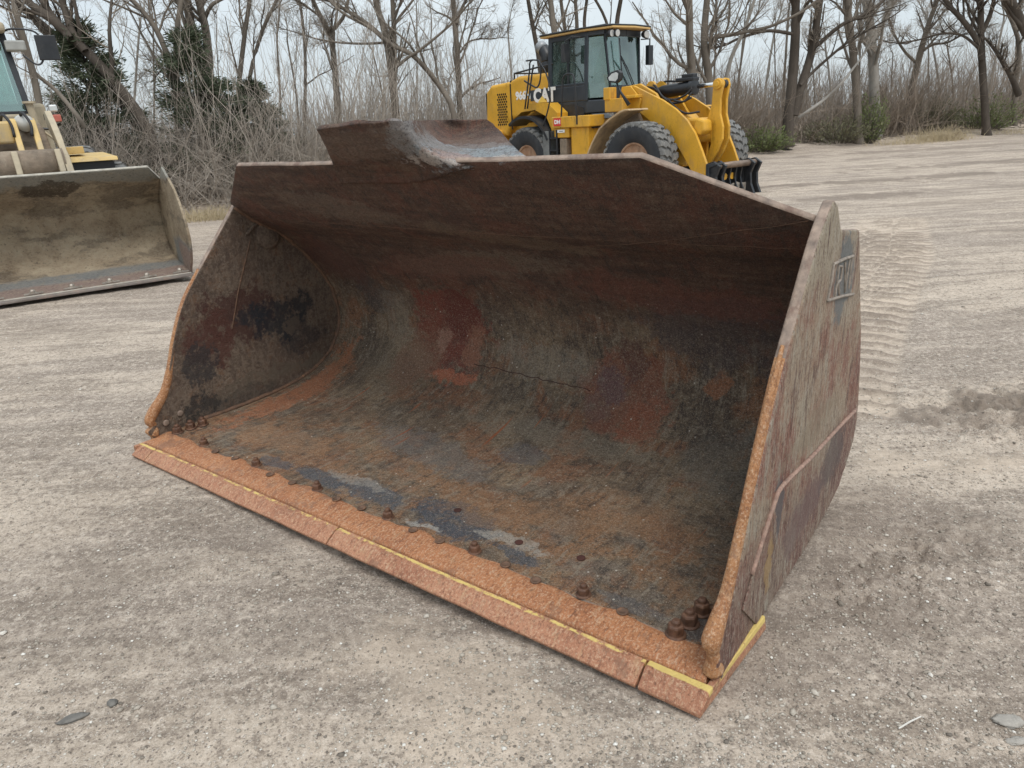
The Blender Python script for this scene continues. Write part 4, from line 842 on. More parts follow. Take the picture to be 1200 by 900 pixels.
for s in (-1, 1):
    pane('side_window', [(-2.98, s*.75, 2.41), (-2.46, s*.757, 2.41), (-2.46, s*.725, 3.36), (-2.95, s*.715, 3.36)])
    pane('door_window', [(-2.38, s*.76, 2.41), (-1.90, s*.765, 2.41), (-1.88, s*.73, 3.36), (-2.38, s*.727, 3.36)])
    pane('corner_window', [(-1.80, s*.78, 2.06), (-1.33, s*.53, 2.06), (-1.44, s*.61, 3.34), (-1.79, s*.74, 3.34)])
    b = MB().bar((-2.42, s*.765, 2.36), (-2.42, s*.73, 3.40), .05, .06, up=(1, 0, 0)); b.build('door_post', M_blk, ldr)
arc_w = [(-1.33,-.50),(-1.25,-.25),(-1.22,0),(-1.25,.25),(-1.33,.50)]
bb = MB(); m_ = len(arc_w)
for z, dx in ((2.30, 0), (3.34, -.10)):
    for th in (0, -.012):
        for x, y in arc_w: bb.v.append((x+dx+th, y*1.0 + (.08*y if z > 3 else 0), z))
for i in range(m_-1): bb.f += [(i, i+1, 2*m_+i+1, 2*m_+i), (m_+i, 3*m_+i, 3*m_+i+1, m_+i+1)]; bb.mi += [0, 0]
bb.build('windscreen', M_glass, ldr, smooth=True, recalc=False)
pane('rear_window', [(-3.07,-.68,2.42),(-3.07,.68,2.42),(-3.04,.66,3.36),(-3.04,-.66,3.36)])
b = MB(); roof = [(-3.26,-.86),(-1.82,-.88),(-1.12,-.66),(-1.02,0),(-1.12,.66),(-1.82,.88),(-3.26,.86)]
b.prism(roof, 'z', 3.47, 3.515); b.build('cab_roof', mat_simple('roof_rim_yellow', (.62,.40,.15), .5, 0, .1), ldr, bevel=.015)
b = MB(); b.prism([(x*1.0-.0+(.02 if x < -3 else .03 if x > -1.5 else 0)*0 , y*1.03) for x, y in roof], 'z', 3.517, 3.55); b.prism([(-3.1,-.7),(-1.4,-.6),(-1.4,.6),(-3.1,.7)], 'z', 3.549, 3.585); b.build('roof_cap', M_blk, ldr, bevel=.012)
# interior
b = MB(); b.box((-2.75,-.30,2.0),(-2.25,.30,2.30)); b.prism([(-2.80,2.28),(-2.66,2.28),(-2.80,3.0),(-2.92,3.0)], 'y', -.26, .26); b.box((-2.92,-.14,3.0),(-2.80,.14,3.2)); b.build('operator_seat', M_seat, ldr, bevel=.04)
b = MB(); b.tube([(-1.75,0,2.0),(-1.95,0,2.62)], .05, 8); b.lathe([(.19,0),(.205,.015),(.19,.03),(.175,.015)], (-1.98,0,2.62), (-.3,0,1), 24, closed=True); b.build('steering_wheel', M_blk, ldr)
b = MB(); b.box((-2.7,-.66,2.0),(-1.95,-.40,2.55)); b.box((-1.62,-.5,2.0),(-1.42,.5,2.34)); b.bar((-2.0,-.5,2.5),(-2.0,-.5,2.9),.03,.03); b.build('console', M_blk, ldr, bevel=.02)
# lamps on the roof corners
for x, y in ((-1.28,-.62),(-1.22,-.50),(-1.22,.50),(-1.28,.62),(-1.12,.1)):
    if x == -1.12: continue
    b = MB(); b.lathe([(.055,-.07),(.08,-.02),(.085,.03),(.08,.04)], (x+.06, y, 3.37), (1,.0,-.1), 14); l_ = b.build('work_lamp', M_blk, ldr, smooth=True); MB().lathe([(.07,0),(.07,.006)], (x+.103, y, 3.366), (1,0,-.1), 14).build('lens', M_lens, l_)
# mirrors
b = MB(); b.box((-2.24,-1.18,2.86),(-2.14,-.98,3.24)); b.tube([(-1.88,-.80,3.36),(-2.0,-1.05,3.38),(-2.18,-1.08,3.30),(-2.18,-1.08,3.2)], .016, 6); b.build('upper_mirror', M_blk, ldr, bevel=.03)
b = MB(); b.box((-1.50,.95,2.75),(-1.40,1.12,3.18)); b.tube([(-1.45,.72,3.30),(-1.45,1.04,3.32),(-1.45,1.04,3.15)], .016, 6); b.build('far_mirror', M_blk, ldr, bevel=.03)
o_ = MB().prism([(-1.47,2.40),(-1.41,2.30),(-1.20,2.27),(-1.10,2.33),(-1.08,2.47),(-1.16,2.53),(-1.34,2.50)], 'y', -.05, .06).build('front_mirror', M_blk, ldr, bevel=.015); o_.location = (.78, -1.32, .02); o_.rotation_euler = (0, 0, 0)
MB().prism([(-1.405,2.395),(-1.385,2.335),(-1.21,2.305),(-1.145,2.355),(-1.13,2.455),(-1.19,2.485),(-1.31,2.465)], 'y', -.058, -.052).build('mirror_face', M_lens, o_)
MB().tube([(-.46,-1.30,2.30),(-.36,-1.28,2.1),(-.20,-1.2,1.84)], [.02,.026,.045], 8).build('mirror_arm', M_blk, ldr, smooth=True)
# wipers
b = MB(); b.tube([(-1.20,-.35,3.28),(-1.17,-.33,2.8),(-1.16,-.30,2.45)], .014, 5); b.tube([(-1.14,.05,2.28),(-1.15,-.15,2.6),(-1.18,-.33,2.88)], .012, 5); b.tube([(-1.13,.10,2.28),(-1.14,-.12,2.62),(-1.16,-.33,2.90)], .012, 5); b.build('wiper', M_blk, ldr)
# ------------- front frame
FZ = Matrix.Rotation(R(5), 4, 'Z')
ff = MB()
ff.prism([(-1.25,1.25),(-1.2,1.75),(-.95,2.25),(-.55,2.28),(-.1,2.05),(.3,1.5),(.75,1.1),(.75,.55),(-.3,.45),(-1.2,.7)], 'y', -.42, -.34); ff.prism([(-1.25,1.25),(-1.2,1.75),(-.95,2.25),(-.55,2.28),(-.1,2.05),(.3,1.5),(.75,1.1),(.75,.55),(-.3,.45),(-1.2,.7)], 'y', .34, .42)
ff.box((-.95,-.34,.5),(.6,.34,1.15)); ff.box((-1.9,-.3,.55),(-1.0,.3,1.3)); ff.build('front_frame', M_yel, ldr, bevel=.015)
MB().box((-1.14,-.93,1.72),(-.62,-.44,2.0)).box((-1.16,-.95,1.98),(-.98,-.70,2.24)).box((-.62,-.80,1.98),(-.36,-.44,2.05)).build('frame_bracket', M_yel, ldr, bevel=.015)
MB().prism([(-1.1,1.6),(-.9,2.24),(-.65,2.24),(-.35,1.95),(-.45,1.6)], 'y', -.62, -.58).build('tower_plate', M_yel, ldr, bevel=.01)
# front fenders
for s, dx in ((-1, 0), (1, .2)):
    pth = [(-.06,1.76),(-.18,1.755),(-.32,1.72),(-.62,1.58),(-.90,1.40),(-1.12,1.12),(-1.28,.86)]
    low_ = [(p[0]+.03, p[1]-.035) for p in pth][::-1]
    MB().prism([(p[0]+dx, p[1]) for p in pth + low_], 'y', min(s*.74, s*1.40), max(s*.74, s*1.40)).build('front_fender', mat_simple('muddy_fender', (.46,.33,.19), .8, 0, .2, 5, (.25,.18,.12), .9, .01) if s < 0 else M_yel, ldr, bevel=.01)
MB().prism([(-1.25,.55),(-1.28,.86),(-1.12,1.12),(-.9,1.38),(-.62,1.56),(-.3,1.68),(-.2,1.5),(-.6,1.2),(-.85,.85),(-.9,.5)], 'y', -.80, -.70).build('fender_lining', M_mud, ldr, bevel=.02)
# lift arms
arm = [(-.90,2.14),(-.84,2.25),(-.60,2.24),(-.23,2.08),(.20,1.90),(.55,1.70),(.85,1.46),(1.06,1.20),(1.24,.85),(1.40,.50),(1.42,.30),(1.36,.20),(1.24,.17),(1.12,.24),(.98,.44),(.80,.70),(.58,.98),(.28,1.22),(-.05,1.42),(-.35,1.62),(-.62,1.80),(-.85,2.0)]
MB().prism(arm, 'y', -.56, -.49).build('lift_arm', M_yel, ldr, bevel=.012)
MB().prism([(p[0]+.08, p[1]) for p in arm], 'y', .49, .56).build('lift_arm', M_yel, ldr, bevel=.012)
b = MB(); b.tube([(.72,-.50,1.12),(.74,0,1.14),(.78,.50,1.12)], .15, 16); b.build('cross_tube', M_yel, ldr, smooth=True)
MB().box((.66,-.36,1.16),(1.05,.12,1.50)).prism([(.80,1.42),(.60,1.62),(.45,1.55),(.60,1.30)], 'y', -.30, .1).build('cross_bracket', M_yel, ldr, bevel=.05)
MB().prism([(.86,1.20),(1.02,1.50),(1.20,1.44),(1.22,1.24),(1.10,1.14)], 'y', -.46, -.16).build('pivot_housing', M_yel, ldr, bevel=.04)
# bell crank
bc = [(1.14,2.10),(1.16,2.20),(1.24,2.26),(1.34,2.24),(1.38,2.12),(1.33,1.85),(1.34,1.55),(1.42,1.30),(1.42,1.05),(1.30,.78),(1.12,.52),(1.0,.44),(.96,.52),(1.06,.72),(1.14,.95),(1.12,1.15),(1.04,1.30),(1.04,1.50),(1.12,1.75)]
MB().prism(bc, 'y', -.10, -.03).prism([(p[0]+.02, p[1]) for p in bc], 'y', .10, .17).build('tilt_lever', M_yel, ldr, bevel=.015)
b = MB(); b.lathe([(.105,-.14),(.105,.20)], (1.26,0,2.14), (0,1,0), 18); b.lathe([(.06,-.16),(.06,.22)], (1.26,0,2.14), (0,1,0), 12); b.build('lever_pin', M_yel, ldr, bevel=.01)
MB().lathe([(.085,-.02),(.085,.09)], (1.30,.03,2.14), (0,1,0), 16).build('rod_eye', M_blk, ldr)
# tilt cylinder with rod and hoses
b = MB(); b.tube([(-.45,.03,2.05),(-.25,.03,2.08),(.54,.03,2.125)], [.10,.135,.135], 18); b.lathe([(.165,0),(.165,.09),(.12,.10)], (.52,.03,2.125), (1,0,.03), 14); b.build('tilt_cylinder', M_blk, ldr, auto=40)
b = MB(); b.box((.16,-.08,2.25),(.62,.16,2.33)); b.box((.30,-.06,2.32),(.60,.12,2.40)); b.build('cylinder_valve', M_blk, ldr, bevel=.02)
MB().tube([(.68,.03,2.133),(1.26,.03,2.145)], .045, 14).build('cylinder_rod', M_chrome, ldr, smooth=True)
b = MB()
for pts in ([(-.50,-.2,2.20),(-.25,-.25,2.15),(.0,-.25,1.95),(.25,-.2,1.90),(.50,-.15,1.98),(.62,-.1,2.10)], [(-.55,-.1,2.22),(-.3,-.2,2.22),(-.05,-.28,2.0),(.2,-.26,1.84),(.45,-.2,1.84),(.62,-.1,1.92)], [(.15,-.3,1.90),(.40,-.3,1.70),(.65,-.3,1.60),(.9,-.2,1.62)], [(-.6,.2,2.25),(-.3,.2,2.3),(.0,.15,2.28)], [(.62,-.1,2.02),(.5,-.2,1.85),(.3,-.3,1.88)]):
    b.tube(catmull(pts, 5), .024, 6)
b.build('hydraulic_hose', M_hose, ldr, smooth=True)
b = MB()
for y in (-.16, .2): b.lathe([(.12,-.04),(.12,.04)], (-.42,y,2.20), (0,1,0), 14)
b.build('cylinder_mount', M_yel, ldr)
# boom cylinder
b = MB(); b.tube([(-.8,-.28,.85),(.2,-.28,1.05)], .09, 12); b.build('boom_cylinder', M_blk, ldr, smooth=True)
# quick coupler
n_cp = set(ldr.children)
for y in (-.56,-.38,.50,.70):
    MB().prism([(1.32,.62),(1.52,.67),(1.70,.57),(1.60,.36),(1.62,.14),(1.74,-.10),(1.54,-.12),(1.42,.12),(1.34,.35)], 'y', y, y+.06).build('coupler_plate', M_blk, ldr, bevel=.008)
MB().prism([(1.35,.62),(1.62,.64),(1.62,.60),(1.44,.54),(1.44,.14),(1.36,.14)], 'y', -.60, -.34).build('coupler_side_box', M_cabgrey, ldr, bevel=.01)
b = MB()
for i, y in enumerate((-.22,-.04,.13,.30)): b.prism([(1.42,.52),(1.54,.50),(1.50,.30),(1.54,.16),(1.60,.06),(1.42,.04)], 'y', y, y+.03)
b.build('coupler_rib', M_blk, ldr)
MB().prism([(-.54,.14),(-.20,.22),(.0,.14),(.2,.20),(.38,.15),(.62,.18),(.62,-.04),(-.54,-.04)], 'x', 1.46, 1.50).build('coupler_wear_plate', M_stl, ldr, bevel=.004)
MB().prism([(-.40,.50),(.60,.50),(.60,.16),(-.40,.14)], 'x', 1.40, 1.43).build('coupler_back', M_blk, ldr)
b = MB(); b.tube([(1.54,-.50,.57),(1.54,.74,.57)], .066, 16); b.build('coupler_pin', mat_simple('brown_steel_pin', (.22,.16,.12), .45, .3, .3, 12), ldr, smooth=True)
for y in (-.12,.10): MB().lathe([(.07,0),(.07,.02)], (1.44, y, .33), (1,0,0), 12).build('coupler_wedge', M_yel, ldr)
for o_ in ldr.children:
    if o_ not in n_cp: o_.rotation_euler = (0, 0, R(-9)); o_.location = Matrix.Translation((1.50, -.5, 0)) @ Matrix.Rotation(R(-9), 4, 'Z') @ Vector((-1.50+.03, .5, -.04))

# ---------------------------------------------------------------- older loader with muddy bucket at the left edge
# local frame: x to the photo's right, y away, z up; origin at the right end of its cutting edge
RORG = Vector((-3.94, 8.99, 0)); ld2 = empty('wheel_loader', RORG, math.atan2(.55806, .82980), 'older tan wheel loader at the left edge with a mud-caked bucket lowered in front', 'wheel loader')
def mat_mudbucket():
    k = NT('mud_caked_bucket'); ob = k.obj(); w = k.warp(ob, 3, .35, 6); z = _sep(k, w, 2); y = _sep(k, w, 1)
    a = k.noise(w, 2.5, 7, .65); f = k.noise(ob, 30, 6, .8); g = k.noise(ob, 9, 6, .75)
    col = k.ramp(a, [(.34, (.26, .195, .130)), (.5, (.41, .325, .225)), (.66, (.50, .41, .29))])
    col = k.mix(k.rng(k.noise(k.map(w, (1, 1, 3)), 1.6, 5, .6), .52, .62, 0, .55), col, (.115, .092, .070))
    col = k.mix(k.math('MULTIPLY', k.rng(z, 1.18, 1.24), .8), col, (.30, .30, .27))
    fl = k.math('MULTIPLY', k.rng(y, .75, .62), k.rng(z, .50, .40)); col = k.mix(k.math('MULTIPLY', fl, .85), col, (.215, .225, .225))
    fl = k.math('MULTIPLY', k.rng(y, .42, .28), k.rng(z, .45, .35)); col = k.mix(k.math('MULTIPLY', fl, .85), col, (.30, .205, .165))
    v = k.n('ShaderNodeCombineXYZ'); k.l(_sep(k, k.warp(w, 12, .1), 0), v.inputs[0]); k.l(_sep(k, k.warp(w, 12, .1), 2), v.inputs[1])
    col = k.mix(k.math('MULTIPLY', k.patch(v.outputs[0], (-1.22, 1.17), (.34, .085), .12), .85), col, (.085, .066, .048))
    col = k.mix(k.rng(g, .54, .63, 0, .45), col, (.38, .32, .23)); col = k.mix(k.rng(f, .54, .64, 0, .6), col, (.42, .37, .29)); col = k.mix(k.rng(f, .46, .36, 0, .6), col, (.08, .064, .05))
    return k.fin(col, .92, 0, k.bump(k.math('ADD', a, k.math('ADD', g, f)), .03, 1.0), .25)
M_mb = mat_mudbucket(); M_rim2 = mat_simple('pale_worn_edge', (.42, .39, .33), .75, 0, .25, 14, (.24, .20, .15), .5, .004)
prof2 = catmull([(0,.075),(.35,.12),(.75,.17),(1.02,.27),(1.16,.45),(1.20,.66),(1.12,.88),(.90,1.06),(.68,1.20),(.50,1.345)], 7); W2 = 3.1
vs = []; fs = []; nx = 80
for (y, z) in prof2:
    tt = max(0, (z-1.17)/.18); xb = -.02 - .16*tt
    for i in range(nx):
        x = -W2 + .02 + .16*tt + (W2 - .04 - .32*tt)*i/(nx-1); d = .022*float(fbm(np.array(x), np.array(y+z*1.3), 1.6, 4, .55, 3))
        if i in (0, nx-1) or z > 1.33 or y < .01: d = 0
        vs.append((x, y - d, z + d*.5))
for j in range(len(prof2)-1):
    for i in range(nx-1): a = j*nx+i; fs.append((a, a+1, a+nx+1, a+nx))
me = bpy.data.meshes.new('bucket'); me.from_pydata(vs, [], fs); me.materials.append(M_mb); me.materials.append(M_rim2); me.polygons.foreach_set('use_smooth', [True]*len(fs))
bk2 = bpy.data.objects.new('bucket', me); COL.objects.link(bk2); bk2.parent = ld2; m = bk2.modifiers.new('thickness', 'SOLIDIFY'); m.thickness = .03; m.offset = -1; m.material_offset_rim = 1
bk2['label'] = 'mud-caked bucket with a bare steel cutting edge'
sp2 = smooth_poly([(.02,.06),(-.02,.12),(-.16,.24),(-.28,.42),(-.30,.62),(-.20,.85),(-.02,1.06),(.22,1.20)], 4) + [(.50,1.34),(.68,1.22),(.92,1.08),(1.14,.90),(1.23,.66),(1.19,.44),(1.04,.24),(.76,.13)]
for x0, x1 in ((-.03, .0), (-W2, -W2+.03)): MB().prism(sp2, 'x', x0, x1).build('side_plate', mat_simple('muddy_side_plate', (.20,.165,.125), .85, 0, .25, 5, (.36,.33,.27), .7, .006) if 0 else M_mb, bk2, bevel=.006)
MB().prism([(-.06,.03),(-.06,.055),(.30,.10),(.30,.06)], 'x', -W2, 0).build('cutting_edge', mat_simple('worn_cutting_edge', (.20,.17,.15), .6, .2, .3, 9, (.33,.22,.16), .6, .004), bk2, bevel=.004)
for x in (-.14,-.52,-.93,-1.33,-1.72,-2.1,-2.5,-2.9):
    b = MB(); b.lathe([(.045,0),(.045,.014),(.03,.018),(.03,.035),(.018,.05)], (x,.06,.085), (0,-.1,1), 6); b.bar((x-.09,.03,.09),(x+.1,.04,.092),.03,.015); b.build('bolt', M_stl, bk2)
# front tyres, fender deck, arms, cab
CX = -1.52
for x in (CX-1.12, CX+1.14):
    o = wheel(ld2, (x, 2.95, .70), .70, .56, .31, 1 if x > CX else -1, R(90), M_tan, 24); 
    o.rotation_euler = (0, 0, R(-90) if x > CX else R(90))
    o.children[0].rotation_euler = (0, 0, 0)
MB().box((CX-.9, 2.85, .58), (CX+.9, 3.05, .82)).build('axle', M_mud, ld2, bevel=.03)
for s, nm in ((1, 'fender_deck'), (-1, 'fender_deck')):
    x0, x1 = (CX+.62, CX+1.27) if s > 0 else (CX-1.27, CX-.62)
    MB().prism([(2.35,1.43),(2.38,1.48),(3.9,1.54),(3.9,1.48)], 'x', x0, x1).build(nm, M_yel_old, ld2, bevel=.008)
    MB().prism([(2.45,.95),(2.45,1.42),(3.9,1.47),(3.9,1.2),(3.3,1.46),(2.7,1.44)], 'x', x0+.02, x1-.05).build('fender_liner', M_blk, ld2)
MB().box((CX+.66,2.9,1.54),(CX+.92,3.5,1.64)).build('step_box', M_yel_old, ld2, bevel=.01)
arm2 = [(3.35,1.98),(3.3,2.12),(3.05,2.14),(2.65,1.99),(2.25,1.78),(1.98,1.50),(1.80,1.15),(1.62,.80),(1.40,.55),(1.30,.62),(1.42,.95),(1.62,1.25),(1.85,1.52),(2.2,1.64),(2.6,1.72),(3.0,1.84)]
for s in (-1, 1): MB().prism(arm2, 'x', CX+s*.60-.04, CX+s*.60+.04).build('lift_arm', M_tan, ld2, bevel=.01)
b = MB(); b.tube([(CX-.58,1.98,1.42),(CX+.58,1.98,1.42)], .21, 22); b.build('cross_tube', M_mud, ld2, smooth=True)
for x in (-.16, .06): MB().prism([(2.62,1.98),(2.56,2.04),(2.42,2.0),(1.75,1.20),(1.40,.85),(1.44,.76),(1.55,.78),(2.05,1.34)], 'x', CX+x+.26, CX+x+.33).build('tilt_link', M_yel_old, ld2, bevel=.012)
for x in (.0, .48): MB().prism([(1.62,1.0),(1.66,1.35),(1.80,1.62),(1.95,1.62),(1.9,1.2),(1.75,.98)], 'x', CX+x, CX+x+.07).build('link_ear', M_tan, ld2, bevel=.015)
b = MB(); b.tube([(CX+.27,2.45,1.97),(CX+.27,3.3,2.0)], .11, 16); b.build('tilt_cylinder', mat_simple('pale_cylinder', (.55,.55,.52), .5), ld2, smooth=True)
MB().box((CX-.16,2.3,1.72),(CX+.10,2.6,2.0)).box((CX-.6,2.6,1.86),(CX-.1,2.75,2.02)).build('lever_head', M_yel_old, ld2, bevel=.03)
MB().prism([(2.5,.6),(2.5,1.6),(3.0,1.92),(3.6,2.0),(3.6,.6)], 'x', CX-.5, CX+.5).build('front_frame', M_mud, ld2, bevel=.03)
b = MB()
for i in range(4): b.tube(catmull([(CX-.45+.22*i,2.55,1.98),(CX-.40+.22*i,2.4,2.04+.02*i),(CX-.34+.22*i,2.3,1.96),(CX-.30+.2*i,2.25,1.80)],4), .02, 6)
b.build('hydraulic_hose', M_hose, ld2, smooth=True)
# cab 2
CX2 = CX - .32
n_before = set(ld2.children)
b = MB(); b.prism([(3.55,1.7),(3.52,2.16),(5.2,2.16),(5.2,1.7)], 'x', CX2-.72, CX2+.74); b.build('cab_body', M_tan, ld2, bevel=.03)
b = MB()
for s in (-1, 1):
    b.bar((CX2+s*.74,3.62,2.14),(CX2+s*.66,3.86,3.30),.075,.085,up=(1,0,0)); b.bar((CX2+s*.74,5.1,2.14),(CX2+s*.68,5.0,3.3),.09,.09,up=(1,0,0)); b.bar((CX2+s*.70,4.2,2.14),(CX2+s*.67,4.25,3.3),.05,.06,up=(1,0,0)); b.bar((CX2+s*.74,3.62,2.17),(CX2+s*.74,5.1,2.17),.06,.06)
b.bar((CX2-.74,3.62,2.17),(CX2+.74,3.62,2.17),.06,.07); b.build('cab_frame', M_blk, ld2, bevel=.01)
def pane2(name, pts):
    a, b_, c = Vector(pts[0]), Vector(pts[1]), Vector(pts[2]); n = (b_-a).cross(c-a).normalized()*.012; m = len(pts)
    return MB().add([Vector(p) for p in pts] + [Vector(p)+n for p in pts], [tuple(range(m)), tuple(reversed(range(m, 2*m)))] + [(i, m+i, m+(i+1) % m, (i+1) % m) for i in range(m)]).build(name, M_glass, ld2)
pane2('windscreen', [(CX2-.70,3.60,2.20),(CX2+.70,3.60,2.20),(CX2+.62,3.84,3.24),(CX2-.62,3.84,3.24)])
for s in (-1, 1): pane2('side_window', [(CX2+s*.745,3.66,2.20),(CX2+s*.745,5.06,2.20),(CX2+s*.675,4.98,3.24),(CX2+s*.665,3.88,3.24)])
pane2('rear_window', [(CX2-.68,5.12,2.20),(CX2+.68,5.12,2.20),(CX2+.62,5.02,3.24),(CX2-.62,5.02,3.24)])
b = MB(); b.box((CX2-.80,3.62,3.28),(CX2+.72,5.2,3.42)); b.build('cab_roof', M_tan, ld2, bevel=.05, seg=3)
b = MB(); b.box((CX2+.22,3.56,3.16),(CX2+.62,3.72,3.30)); b.box((CX2-.70,3.56,3.16),(CX2-.3,3.72,3.30)); b.build('roof_lamp_housing', M_tan, ld2, bevel=.03)
b = MB(); b.box((CX2-.25,4.2,2.1),(CX2+.25,4.6,2.5)); b.box((CX2-.22,4.55,2.4),(CX2+.22,4.68,3.05)); b.build('operator_seat', M_seat, ld2, bevel=.04)
b = MB(); b.box((CX2+.66,3.60,3.03),(CX2+.92,3.78,3.17)); b.build('side_lamp', mat_simple('grey_lamp_housing', (.34,.34,.32), .6), ld2, bevel=.02)
b = MB(); b.tube(catmull([(CX2+.68,3.8,3.30),(CX2+.80,3.7,3.33),(CX2+1.05,3.62,3.30),(CX2+1.13,3.6,3.18),(CX2+1.10,3.6,2.92),(CX2+1.0,3.6,2.84),(CX2+.85,3.65,2.98)],4), .016, 6); b.box((CX2+1.05,3.56,2.90),(CX2+1.32,3.62,3.24)); b.build('side_mirror', M_blk, ld2, bevel=.012)
b = MB(); b.tube([(CX2+.78,3.5,1.9),(CX2+.76,3.5,2.3)], .05, 8); b.lathe([(.09,0),(.09,.03)], (CX2+.76,3.5,2.30), (0,0,1), 12); b.build('air_valve', M_tan, ld2)
b = MB(); b.tube([(CX2+.75,3.45,1.95),(CX2+.95,3.45,1.93),(CX2+1.10,3.45,2.0)], .02, 6); b.box((CX2+.9,3.42,2.06),(CX2+1.05,3.48,2.14)); b.build('lamp_bracket', M_blk, ld2)
MB().box((CX2+.96,3.38,2.03),(CX2+1.12,3.46,2.13)).build('marker_lamp', M_redbr, ld2, bevel=.01)
MB().box((CX2+.99,3.38,2.17),(CX2+1.10,3.44,2.27)).build('work_lamp', M_lens, ld2, bevel=.02)
b = MB(); b.tube(catmull([(CX2+.70,3.3,2.05),(CX2+.95,3.3,1.78),(CX2+1.0,3.3,1.70)],4), .018, 6); b.build('grab_rail', M_tan, ld2, smooth=True)
for o_ in ld2.children:
    if o_ not in n_before: o_.location.y += .30; o_.location.z += -.02
b = MB(); b.prism([(5.1,1.0),(5.1,2.35),(7.2,2.15),(7.3,1.2)], 'x', CX-.72, CX+.72); b.build('hood', M_tan, ld2, bevel=.06)
for x in (CX-1.02, CX+1.02):
    o = wheel(ld2, (x, 5.95, .83), .83, .66, .34, 1, R(90), M_tan, 24)
# dried mud clods along the muddy bucket rim are part of its surface
# ---------------------------------------------------------------- bare trees
M_bark = [mat_bark('bark_dark', (.048, .039, .032), (.155, .130, .107)), mat_bark('bark_grey', (.095, .080, .066), (.27, .232, .19)), mat_bark('bark_pale', (.22, .205, .18), (.44, .41, .37))]
M_twig = [mat_bark('twig_grey', (.18, .15, .12), (.40, .345, .285)), mat_bark('twig_pale', (.33, .285, .24), (.60, .53, .455))]
def tubes_np(P, Rr, n):
    """P: (N, K, 3) polylines, Rr: (N, K) radii -> verts, quads"""
    N, K, _ = P.shape
    d = np.empty_like(P); d[:, 1:-1] = P[:, 2:] - P[:, :-2]; d[:, 0] = P[:, 1]-P[:, 0]; d[:, -1] = P[:, -1]-P[:, -2]; d /= np.linalg.norm(d, axis=-1, keepdims=True)+1e-9
    ref = np.where(np.abs(d[..., 2:3]) > .9, np.array([1., 0, 0]), np.array([0, 0, 1.])); a = np.cross(d, ref); a /= np.linalg.norm(a, axis=-1, keepdims=True)+1e-9; c = np.cross(d, a)
    t = np.arange(n)*2*np.pi/n
    V = P[:, :, None] + (a[:, :, None]*np.cos(t)[None, None, :, None] + c[:, :, None]*np.sin(t)[None, None, :, None])*Rr[:, :, None, None]
    i = np.arange(N)[:, None, None]; k = np.arange(K-1)[None, :, None]; j = np.arange(n)[None, None]; j2 = (j+1) % n; b = i*K*n
    F = np.stack([b+k*n+j, b+k*n+j2, b+(k+1)*n+j2, b+(k+1)*n+j], -1).reshape(-1, 4)
    return V.reshape(-1, 3), F
def mesh_np(name, parts, mat):
    V = []; F = []; o = 0
    for v, f in parts: V.append(v); F.append(f+o); o += len(v)
    V = np.vstack(V); F = np.vstack(F); me = bpy.data.meshes.new(name); me.vertices.add(len(V)); me.vertices.foreach_set('co', V.ravel()); me.loops.add(F.size); me.loops.foreach_set('vertex_index', F.ravel())
    me.polygons.add(len(F)); me.polygons.foreach_set('loop_start', np.arange(len(F))*F.shape[1]); me.update(calc_edges=True); me.polygons.foreach_set('use_smooth', [True]*len(F)); me.materials.append(mat); return me
RT = np.random.RandomState(21)
def grow(P0, D0, L0, R0, K, bend, up):
    """vectorised wandering branches from points P0 along D0; returns (N,K,3)"""
    N = len(P0); P = np.empty((N, K, 3)); P[:, 0] = P0; D = D0/np.linalg.norm(D0, axis=1, keepdims=True)
    for k in range(1, K):
        D = D + RT.normal(0, bend, (N, 3)); D[:, 2] += up; D /= np.linalg.norm(D, axis=1, keepdims=True); P[:, k] = P[:, k-1] + D*(L0/(K-1))[:, None]
    Rr = R0[:, None]*np.linspace(1, .28, K)[None]; return P, Rr
def spawn(P, Rr, per, frac_lo, lr, rr, ang=(.5, 1.1), lens=None, flat=.8):
    N, K, _ = P.shape; idx = np.repeat(np.arange(N), per); t = RT.uniform(frac_lo, .97, len(idx))*(K-1); k = np.minimum(t.astype(int), K-2); f = (t-k)[:, None]
    p = P[idx, k]*(1-f) + P[idx, k+1]*f; d = P[idx, k+1]-P[idx, k]; d /= np.linalg.norm(d, axis=1, keepdims=True)+1e-9; r = (Rr[idx, k]*(1-f[:, 0]) + Rr[idx, k+1]*f[:, 0])
    q = RT.normal(0, 1, (len(idx), 3)); q[:, 1] *= flat; q -= d*(q*d).sum(1, keepdims=True); q /= np.linalg.norm(q, axis=1, keepdims=True)+1e-9
    a = RT.uniform(ang[0], ang[1], len(idx))[:, None]; D = d*np.cos(a) + q*np.sin(a)
    return p, D, lens[idx]*lr*RT.uniform(.5, 1.2, len(idx))*(1.15-.6*t/(K-1)), r*rr
